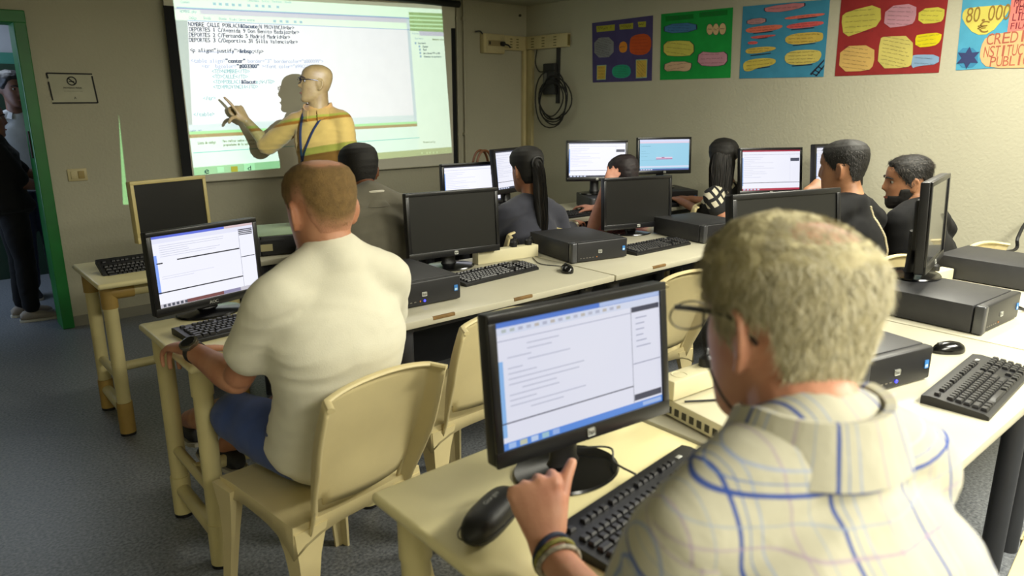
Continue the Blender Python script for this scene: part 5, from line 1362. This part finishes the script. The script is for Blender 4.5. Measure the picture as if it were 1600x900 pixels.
bm = BM(); circ(bm, (V(J['shL'])+V(J['shR']))/2+V((0, .006, .083)), (0, .25, 1), .077, .0045, e=.95); obj('neckband', bm, clothm('white_tee', 'dcd8c4'), t, world=True)
for sh_ in [o for o in t.children if o.name.startswith('shoe')][:2]:
    an = V(J['anL' if sh_.name == [o.name for o in t.children if o.name.startswith('shoe')][0] else 'anR']); bm = BM()
    for i in range(3):
        a = an+V((.0, .03+.03*i, -.035-.010*i)); tube(bm, [a+V((-.03, 0, 0)), a+V((0, 0, .012)), a+V((.03, 0, 0))], .004, 6, k=3)
    obj('shoe_lace', bm, M('lime_lace', 'b8c23a', rough=.7), sh_, world=True)
    bm = BM(); tube(bm, [an+V((-.040, -.02, -.045)), an+V((-.042, .03, -.052)), an+V((-.044, .08, -.063))], .005, 6); obj('side_stripe', bm, M('white_stripe', 'd5d2c4', rough=.6), sh_, world=True)

# ================================================================ teacher
sk3 = skin('olive', '968050', '80683f')
J = dict(head=(2.359,4.84,1.617), shL=(2.487,4.74,1.368), shR=(2.27,5.0,1.354), hip=(2.375,4.86,0.813), elR=(2.137,5.24,1.186), wrR=(2.042,5.345,1.355), elL=(2.509,4.68,1.039), wrL=(2.45,4.66,0.826),
         axh=(-.76, .65, 0))
h_ = V(J['hip'])
J.update(knL=tuple(h_+V((.03, -.10, -.45))), knR=tuple(h_+V((-.08, .04, -.45))), anL=(h_.x+.07, h_.y-.08, .09), anR=(h_.x-.08, h_.y+.06, .09), ftL=(-.6, -.8, 0), ftR=(-.7, -.7, 0))
tsh = clothm('tan_shirt', 'b08748', var=.04)
t, mt, body, shirt = figure('person', 'bald teacher in a tan shirt standing and pointing at the projection screen', J, sk3, tsh, clothm('dark_trousers', '23242b'), arm=1.15, sleeve=1.10, vox=.0065, cvox=.009, bulk=1.06, look=-70, pitch=-4,
    hs=1.28, hscale=1.10, nz=.074, ntop=-.012, hands={'R': ((-.45, .07, .85), (.55, -.75, .25), dict(each={0: (4, 6, 4), 1: (70, 85, 50), 2: (75, 85, 50), 3: (78, 85, 50)}, thumb=(45, 35), thumb_out=.5)), 'L': ((-.1, -.1, -1), (.5, -.6, 0))}, wr=.006, sleeve_loose=.016, seed=7, belly=.012, smooth=2, neck_r=.068)
axs = (V(J['shR'])-V(J['shL'])).normalized(); fw = V((-axs.y, axs.x, 0)).normalized(); shm = (V(J['shL'])+V(J['shR']))/2
collar(t, shm+V((0, 0, .082))+fw*.012, axs, fw, tsh, r=.090, h=.042, flare=1.10, drop=.03, front_gap=.35, tilt=.9)
eyes(t, mt, M('brow_dark', '3a2c20', rough=.8))
bm = BM()
for s in (-1, 1):
    tube(bm, [mt @ V((s*(.036+.026*math.cos(a)), .108-.012*abs(math.cos(a)), .012+.019*math.sin(a))) for a in [2*math.pi*i/20 for i in range(21)]], .0022, 6)
    tube(bm, [mt @ V(p) for p in ((s*.062, .095, .02), (s*.074, .05, .022), (s*.076, 0, .018), (s*.074, -.02, .008))], .0025, 6, k=4)
tube(bm, [mt @ V((-.01, .112, .014)), mt @ V((0, .115, .018)), mt @ V((.01, .112, .014))], .002, 6)
obj('spectacles', bm, glm, t, world=True)
lb = M('lanyard_navy', '1a2140', rough=.7); ce = shm+fw*.10+V((0, 0, 0))
bm = BM()
for s in (-1, 1):
    pts = [shm+axs*s*.075-fw*.03+V((0, 0, .118)), shm+axs*s*.085+fw*.055+V((0, 0, .075)), shm+axs*(s*.05+.035)+fw*.130+V((0, 0, -.05)), shm+axs*(s*.015+.075)+fw*.135+V((0, 0, -.19)), shm+axs*.085+fw*.138+V((0, 0, -.27))]
    tube(bm, pts, [(.0095, .0018)]*5, 8, k=5, up=axs)
ly = obj('lanyard', bm, lb, t, world=True)
bm = BM(); c = shm+axs*.09+fw*.145+V((0, 0, -.345)); ro = Matrix((axs, fw*-1, V((0, 0, 1)))).transposed(); box(bm, c, (.058, .004, .088), .002, rot=ro); obj('badge_card', bm, M('badge_card', 'b9cdbf', rough=.35), ly, world=True)
bm = BM(); tube(bm, [c+V((0, 0, .085)), c+V((0, 0, .045))], .005, 8); obj('badge_clip', bm, M('clip_metal', '5a5a5c', metal=.8, rough=.3), ly, world=True)
bm = BM(); 
for i in range(5): ell(bm, shm+fw*(.128+.008*i)+axs*.004+V((0, 0, -.03-.09*i)), (.005, .005, .005), u=10, v=6)
bm.free()

# ================================================================ man in grey, front row
dsk = skin('brown', '7a4e34', '5f3a26')
J = dict(head=(1.65,3.012,1.184), shL=(1.476,2.899,1.023), shR=(1.816,2.923,1.017), hip=(1.61, 3.03, .52), elL=(1.42, 3.12, .78), wrL=(1.52, 3.36, .79), elR=(1.90, 3.16, .78), wrR=(1.80, 3.38, .79)); sit(J, (0, 1))
gs = clothm('grey_shirt', '6b675a', var=.05)
t, mt, body, shirt = figure('person', 'man in a grey shirt with short black hair at the front desks below the screen', J, dsk, gs, denim, hscale=1.05, sleeve=1.75, bulk=1.14, look=5, pitch=8, wr=.005, seed=9)
shm = (V(J['shL'])+V(J['shR']))/2; axs = (V(J['shR'])-V(J['shL'])).normalized(); fw = V((-axs.y, axs.x, 0)).normalized()
collar(t, shm+V((0, 0, .025)), axs, fw, gs, r=.064, h=.03, flare=1.25)
bm = BM(); circ(bm, shm+V((0, 0, .074)), (0, .2, 1), .066, .006); obj('undershirt_edge', bm, M('white_edge', 'cfcabb', rough=.8), t, world=True)
Tb = lambda d, z, s: .006*(.5+.5*sstep(-.07, .03, z))
hc = hair_cap('hair', mt, blackhair, t, short_line, Tb, seed=1); hair_strands('hair_locks', mt, [blackhair, blackhair2], hc, short_line, Tb, 2200, .007, .0009, 4, lift=.35)

# ================================================================ woman with the ponytail
lsk = skin('fair', 'b07c5c', '96614a')
J = dict(head=(2.647,2.959,1.133), shL=(2.477,2.922,0.918), shR=(2.828,2.909,0.884), hip=(2.62, 3.03, .50), elL=(2.40, 3.10, .74), wrL=(2.50, 3.34, .785), elR=(2.885,2.9,0.735), wrR=(3.125,3.05,0.764)); sit(J, (.05, 1))
ug = clothm('slate_jacket', '3d3e48', var=.05)
t, mt, body, shirt = figure('person', 'woman with a long black ponytail in a dark slate jacket at the front row', J, lsk, ug, blackc, sex='f', sleeve=1.7, bulk=1.08, look=9, pitch=6, wr=.004, seed=12, headk=.96, neck_r=.047)
shm = (V(J['shL'])+V(J['shR']))/2; axs = (V(J['shR'])-V(J['shL'])).normalized(); fw = V((-axs.y, axs.x, 0)).normalized()
collar(t, shm+V((0, 0, .03)), axs, fw, ug, r=.056, h=.035, flare=1.25)
bm = BM(); circ(bm, shm+V((0, 0, .066)), (0, .2, 1), .056, .005); obj('blouse_edge', bm, M('white_edge', 'cfcabb'), t, world=True)
Tl = lambda d, z, s: .010+.004*sstep(0, .1, z)
hair_cap('hair', mt, blackhair, t, long_line, Tl, seed=3, k=.98)
bm = BM(); pts = [mt @ V(p) for p in ((.0, -.075, .045), (.0, -.108, .035), (.006, -.118, -.03), (.012, -.112, -.14), (.02, -.105, -.27), (.022, -.10, -.38))]
limb(bm, pts, [(.026, .028), (.026, .032), (.026, .036), (.026, .040), (.022, .036), (.008, .018)], 18, 6); pn = obj('ponytail', bm, blackhair, t, world=True, ang=80)
def drape(name, pts, radii, count, parent, seed, w=1.05, dd=.9, mats=None):
    g = random.Random(seed); bm = BM()
    for i in range(count):
        a = g.uniform(0, 6.28); q = []
        for p, r in zip(pts, radii): q.append(V(p)+V((math.cos(a)*r*w, math.sin(a)*r*dd, g.uniform(-.01, .01)))+V((g.uniform(-.006, .006), g.uniform(-.006, .006), 0)))
        n0 = len(bm.faces); tube(bm, q, [(.0022, .0012)]*(len(pts)-1)+[(.0008, .0006)], 4, k=3, cap=False); bm.faces.ensure_lookup_table(); mi = i % 3 == 0
        for f in bm.faces[n0:]: f.material_index = int(mi)
    return obj(name, bm, [blackhair, blackhair2], parent, world=True)
drape('ponytail_strands', pts, (.026, .027, .029, .031, .027, .016), 260, pn, 2)
bm = BM(); circ(bm, mt @ V((0, -.118, .033)), mt.to_3x3() @ V((0, -1, -.1)), .034, .006); obj('hair_tie', bm, M('hair_tie', '0c0c0d'), t, world=True)
ax = (V(J['wrR'])-V(J['elR'])).normalized()
for k in range(3):
    bm = BM(); circ(bm, V(J['wrR'])-ax*(.015+.011*k), ax, .032, .0035); obj('bracelet', bm, M('bracelet_silver', 'b5ae98', rough=.3, metal=.6), t, world=True)
for s, sh_ in ((-1, 'L'), (1, 'R')):
    bm = BM(); p = V(J['sh'+sh_]).lerp(shm, .35)+V((0, 0, .078)); box(bm, p, (.085, .038, .008), .003, rot=Matrix.Rotation(R(s*16), 3, 'Y')); obj('epaulette', bm, M('epaulette', '26272f', rough=.7), t, world=True)

# ================================================================ person in pink, hand on the head
J = dict(head=(3.399,2.907,1.053), shL=(3.209,2.911,0.772), shR=(3.549,2.883,0.739), hip=(3.42, 3.02, .50), elL=(3.138,2.907,0.742), wrL=(3.197,2.869,1.009), elR=(3.70, 3.15, .76), wrR=(3.64, 3.36, .785)); sit(J, (.05, 1))
t, mt, body, shirt = figure('person', 'person in a pink top, hand on the head, half hidden by a dark screen', J, skin('pink', 'c08a74', 'a06a58'), clothm('pink_top', 'b06a6c'), denim, sex='f', sleeve=.5, bulk=1.02, look=12, pitch=22, hands={'L': ((.70, .05, .75), (-.45, -.80, .3), dict(curls=(10, 25, 20)))}, headk=.97, neck_r=.047, seed=15)
hair_cap('hair', mt, M('hair_plum', '22161a', rough=.65, var=.2, scale=50), t, long_line, lambda d, z, s: .013, lump=.003, seed=6, k=.98)

# ================================================================ woman in black and white checks
def checks():
    m = M('cloth_checks', 'c9c3ac', rough=.85); nt = m.node_tree; b = nt.nodes['Principled BSDF']; tc = nt.nodes['Texture Coordinate']; L = nt.links.new
    mp = nt.nodes.new('ShaderNodeMapping'); mp.inputs['Rotation'].default_value = (.3, .5, .6); L(tc.outputs['Object'], mp.inputs[0])
    s = nt.nodes.new('ShaderNodeSeparateXYZ'); L(mp.outputs[0], s.inputs[0]); o = None
    for i, per in ((0, .05), (2, .06)):
        a = nt.nodes.new('ShaderNodeMath'); a.operation = 'MODULO'; a2 = nt.nodes.new('ShaderNodeMath'); a2.operation = 'ADD'; a2.inputs[1].default_value = 10*per; L(s.outputs[i], a2.inputs[0]); L(a2.outputs[0], a.inputs[0]); a.inputs[1].default_value = per
        q = nt.nodes.new('ShaderNodeMath'); q.operation = 'LESS_THAN'; q.inputs[1].default_value = per*.38; L(a.outputs[0], q.inputs[0])
        if o is None: o = q.outputs[0]
        else:
            n = nt.nodes.new('ShaderNodeMath'); n.operation = 'MAXIMUM'; L(o, n.inputs[0]); L(q.outputs[0], n.inputs[1]); o = n.outputs[0]
    mx = nt.nodes.new('ShaderNodeMix'); mx.data_type = 'RGBA'; mx.inputs[6].default_value = (*lin('c9c3ac'), 1); mx.inputs[7].default_value = (*lin('1a1a1c'), 1); L(o, mx.inputs[0]); L(mx.outputs[2], b.inputs['Base Color'])
    return m
J = dict(head=(4.319,2.814,1.112), shL=(4.143,2.768,0.887), shR=(4.54,2.756,0.855), hip=(4.28, 3.03, .50), elL=(4.176,2.66,0.698), wrL=(4.40, 3.20, .785), elR=(4.62, 3.02, .76), wrR=(4.55, 3.22, .785)); sit(J, (.1, 1))
t, mt, body, shirt = figure('person', 'woman with long black hair in a black and white checked top by the corner desks', J, lsk, checks(), denim, sex='f', sleeve=.45, bulk=1.0, look=62, pitch=8, headk=.97, neck_r=.047, seed=18)
hair_cap('hair', mt, blackhair, t, long_line, lambda d, z, s: .020+.008*sstep(0, .08, z), lump=.003, seed=8, k=1.0)
bm = BM(); limb(bm, [mt @ V(p) for p in ((0, -.045, .05), (0, -.055, -.04), (.0, -.055, -.15), (0, -.055, -.27), (0, -.05, -.36))], [(.080, .055), (.088, .062), (.080, .055), (.060, .040), (.02, .012)], 20, 6); lh_ = obj('long_hair', bm, blackhair, t, world=True, ang=80)
drape('hair_strands', [mt @ V(p) for p in ((0, -.045, .06), (0, -.055, -.04), (.0, -.055, -.15), (0, -.055, -.27), (0, -.05, -.37))], (.074, .084, .078, .066, .045), 420, lh_, 5, 1.0, .9)

# ================================================================ man with the braided seam
msk = skin('amber', 'a87a5a', '8f6246')
J = dict(head=(3.355,1.546,1.195), shL=(3.135,1.498,1.002), shR=(3.571,1.466,0.949), hip=(3.37, 1.545, .53), elL=(3.257,1.71,0.943), wrL=(3.394,1.724,1.069), elR=(3.62, 1.66, .78), wrR=(3.52, 1.90, .80)); sit(J, (.1, 1))
t, mt, body, shirt = figure('person', 'black-shirted man with a pale braided seam down his back, hand near his chin', J, msk, blackc, denim, sleeve=.62, hscale=1.06, bulk=1.16, look=-2, pitch=8, hands={'L': ((.45, -.2, .25), (-.3, -.5, .8), dict(curls=(50, 60, 40)))}, wr=.004, seed=21)
axs = (V(J['shR'])-V(J['shL'])).normalized(); fw = V((-axs.y, axs.x, 0)).normalized(); shm = (V(J['shL'])+V(J['shR']))/2
Tm = lambda d, z, s: (.009 if z > .05 else .006)*(.5+.5*sstep(-.07, .03, z))
hc = hair_cap('hair', mt, blackhair, t, short_line, Tm, lump=.002, seed=5); hair_strands('hair_locks', mt, [blackhair, blackhair2], hc, short_line, Tm, 3500, .012, .0009, 9, lift=.5, curl=.5)
# braid lies on the shirt: find the cloth behind each station
dg = bpy.context.evaluated_depsgraph_get()
def on_cloth(o, frm, d):
    inv = o.matrix_world.inverted() if o.parent is None else Matrix()
    ok, loc, nr, _ = o.ray_cast(inv @ V(frm), d)
    return (loc, nr) if ok else (None, None)
bm = BM(); pts = []
for i in range(30):
    u = i/29; s = shm+axs*(.035+.085*u**.8)+V((0, 0, .062-.30*u)); loc, nr = on_cloth(shirt, s-fw*.6, fw)
    if loc is not None: pts.append(loc-fw*.003)
for ph in (0, 2.1, 4.2):
    if len(pts) > 3: tube(bm, [p+axs*.0055*math.sin(i*1.9+ph)-fw*.002*math.cos(i*1.9+ph) for i, p in enumerate(pts)], .0032, 6, k=3)
obj('braided_seam', bm, M('braid_pale', 'b5ab8e', rough=.7), t, world=True)

# ================================================================ bearded man
J = dict(head=(3.845,1.442,1.11), shL=(3.638,1.381,0.952), shR=(4.075,1.323,0.861), hip=(4.05, 1.44, .53), elL=(3.691,1.376,0.706), wrL=(3.60, 1.78, .79), elR=(4.12, 1.70, .79), wrR=(3.95, 1.93, .79)); sit(J, (-.1, 1))
t, mt, body, shirt = figure('person', 'bearded man in a black polo shirt leaning over toward his neighbour by the poster wall', J, msk, blackc, denim, sleeve=.72, hscale=1.05, bulk=1.28, look=-34, pitch=8, roll=-3, wr=.004, seed=25)
hc = hair_cap('hair', mt, blackhair, t, short_line, Tm, lump=.002, seed=11); hair_strands('hair_locks', mt, [blackhair, blackhair2, M('hair_grey_tip', '4a443c', rough=.5)], hc, short_line, lambda d, z, s: .011 if z > .06 else .006, 4000, .015, .0010, 12, lift=.7, curl=.5)
def beard_T(d, z, s):
    k = sstep(-.048, -.064, z) if d < 62 else sstep(-.012, -.045, z)
    if d < 20 and -.073 < z < -.055: return 0
    return .0042*k*(1-sstep(92, 104, d))
bc = hair_cap('beard', mt, blackhair, t, lambda d: -.13, beard_T, lump=.002, seed=13); hair_strands('beard_hairs', mt, [blackhair, blackhair2], bc, lambda d: -.13, beard_T, 2600, .007, .0008, 14, lift=.6)
eyes(t, mt, blackhair)
axs = (V(J['shR'])-V(J['shL'])).normalized(); fw = V((-axs.y, axs.x, 0)).normalized(); shm = (V(J['shL'])+V(J['shR']))/2
collar(t, shm+V((0, 0, .03)), axs, fw, blackc, r=.064, h=.03, flare=1.3)

# ================================================================ people in the doorway
J = dict(head=(.545, 5.95, 1.385), shL=(.56, 6.13, 1.185), shR=(.55, 5.80, 1.185), hip=(.585, 5.96, .80), elL=(.72, 6.16, 1.0), wrL=(.86, 6.1, .98), elR=(.66, 5.82, .97), wrR=(.80, 5.95, .92), knL=(.60, 6.06, .44), knR=(.61, 5.89, .44), anL=(.57, 6.07, .085), anR=(.60, 5.88, .085), ftL=(1, .1, 0), ftR=(1, -.1, 0), axh=(0, -1, 0))
t, mt, body, shirt = figure('person', 'person in a black T-shirt and black trousers standing sideways in the doorway', J, skin('shade', '7c5644', '5f3f32'), blackc, blackc, sleeve=.9, look=92, pitch=4, bulk=1.22, seed=31, shoe=M('worn_shoe', '8a8074', rough=.7))
hc = hair_cap('hair', mt, blackhair, t, long_line, lambda d, z, s: .012, lump=.003, seed=21)
eyes(t, mt, blackhair)
J = dict(head=(.775, 6.45, 1.585), shL=(.97, 6.52, 1.34), shR=(.60, 6.50, 1.34), hip=(.79, 6.52, .90), elL=(1.04, 6.45, 1.04), wrL=(.95, 6.30, .92), elR=(.53, 6.45, 1.04), wrR=(.62, 6.30, .95), knL=(.88, 6.6, .48), knR=(.72, 6.6, .48), anL=(.89, 6.63, .085), anR=(.71, 6.63, .085), ftL=(0, -1, 0), ftR=(0, -1, 0), axh=(-1, 0, 0))
wsh = clothm('white_shirt', 'c9ccd2')
t, mt, body, shirt = figure('person', 'person in an open-collared white shirt behind the black-clad one in the doorway', J, skin('shade', '7c5644', '5f3f32'), wsh, denim, sleeve=1.8, look=158, pitch=10, seed=33)
collar(t, (.785, 6.51, 1.395), (-1, 0, 0), (0, -1, 0), wsh, r=.068, h=.035, flare=1.3)
hair_cap('hair', mt, M('hair_dark_grey', '25242a', rough=.5, var=.3, scale=60), t, short_line, lambda d, z, s: .013, lump=.004, seed=23)
eyes(t, mt, blackhair)


# ================================================================ LIGHT AND CAMERA
def area(name, loc, size, power, col, rot=(0, 0, 0)):
    l = bpy.data.lights.new(name, 'AREA'); l.shape = 'RECTANGLE'; l.size, l.size_y = size; l.energy = power; l.color = col
    o = bpy.data.objects.new(name, l); C.objects.link(o); o.location = loc; o.rotation_euler = [R(a) for a in rot]
    return o
warm = (1, .97, .82)
area('ceiling_tube_and_fill', (3.0, -.3, 2.36), (1.2, .5), 130, warm)
area('ceiling_tube_and_fill', (.5, -1.6, 2.36), (1.4, .6), 85, warm)
area('ceiling_tube_and_fill', (3.7, 1.3, 2.36), (1.2, .3), 60, warm)
area('ceiling_tube_and_fill', (1.5, -1.0, 2.36), (1.2, .6), 62, warm)
area('ceiling_tube_and_fill', (2.2, 3.4, 2.36), (1.8, .6), 11, warm)  # front tubes are off; weak fill added to lift the front wall
area('corridor_light', (.3, 6.9, 2.36), (1.0, .5), 13, (.75, .86, 1))
area('corridor_daylight', (-1.1, 6.6, 1.3), (1.2, 1.8), 26, (.55, .72, 1), (0, -90, 0))
w = bpy.data.worlds.new('world'); bpy.context.scene.world = w; w.use_nodes = True
w.node_tree.nodes['Background'].inputs[0].default_value = (.6, .65, .7, 1); w.node_tree.nodes['Background'].inputs[1].default_value = .04
cd = bpy.data.cameras.new('camera'); co = bpy.data.objects.new('camera', cd); C.objects.link(co)
cd.sensor_width = 36; cd.lens = 36*1121/1600; cd.clip_start = .02
co.location = (0, 0, 1.5)
pi_ = math.atan(292/1121); ya = R(40.7)
co.rotation_euler = (math.pi/2-pi_, 0, -ya)
cd.dof.use_dof = True; cd.dof.focus_distance = 3.2; cd.dof.aperture_fstop = 3.6
sc_ = bpy.context.scene; sc_.camera = co
sc_.view_settings.view_transform = 'Standard'; sc_.view_settings.look = 'None'; sc_.view_settings.exposure = 0; sc_.view_settings.gamma = 1
sc_.cycles.use_denoising = True
sc_.cycles.max_bounces = 8
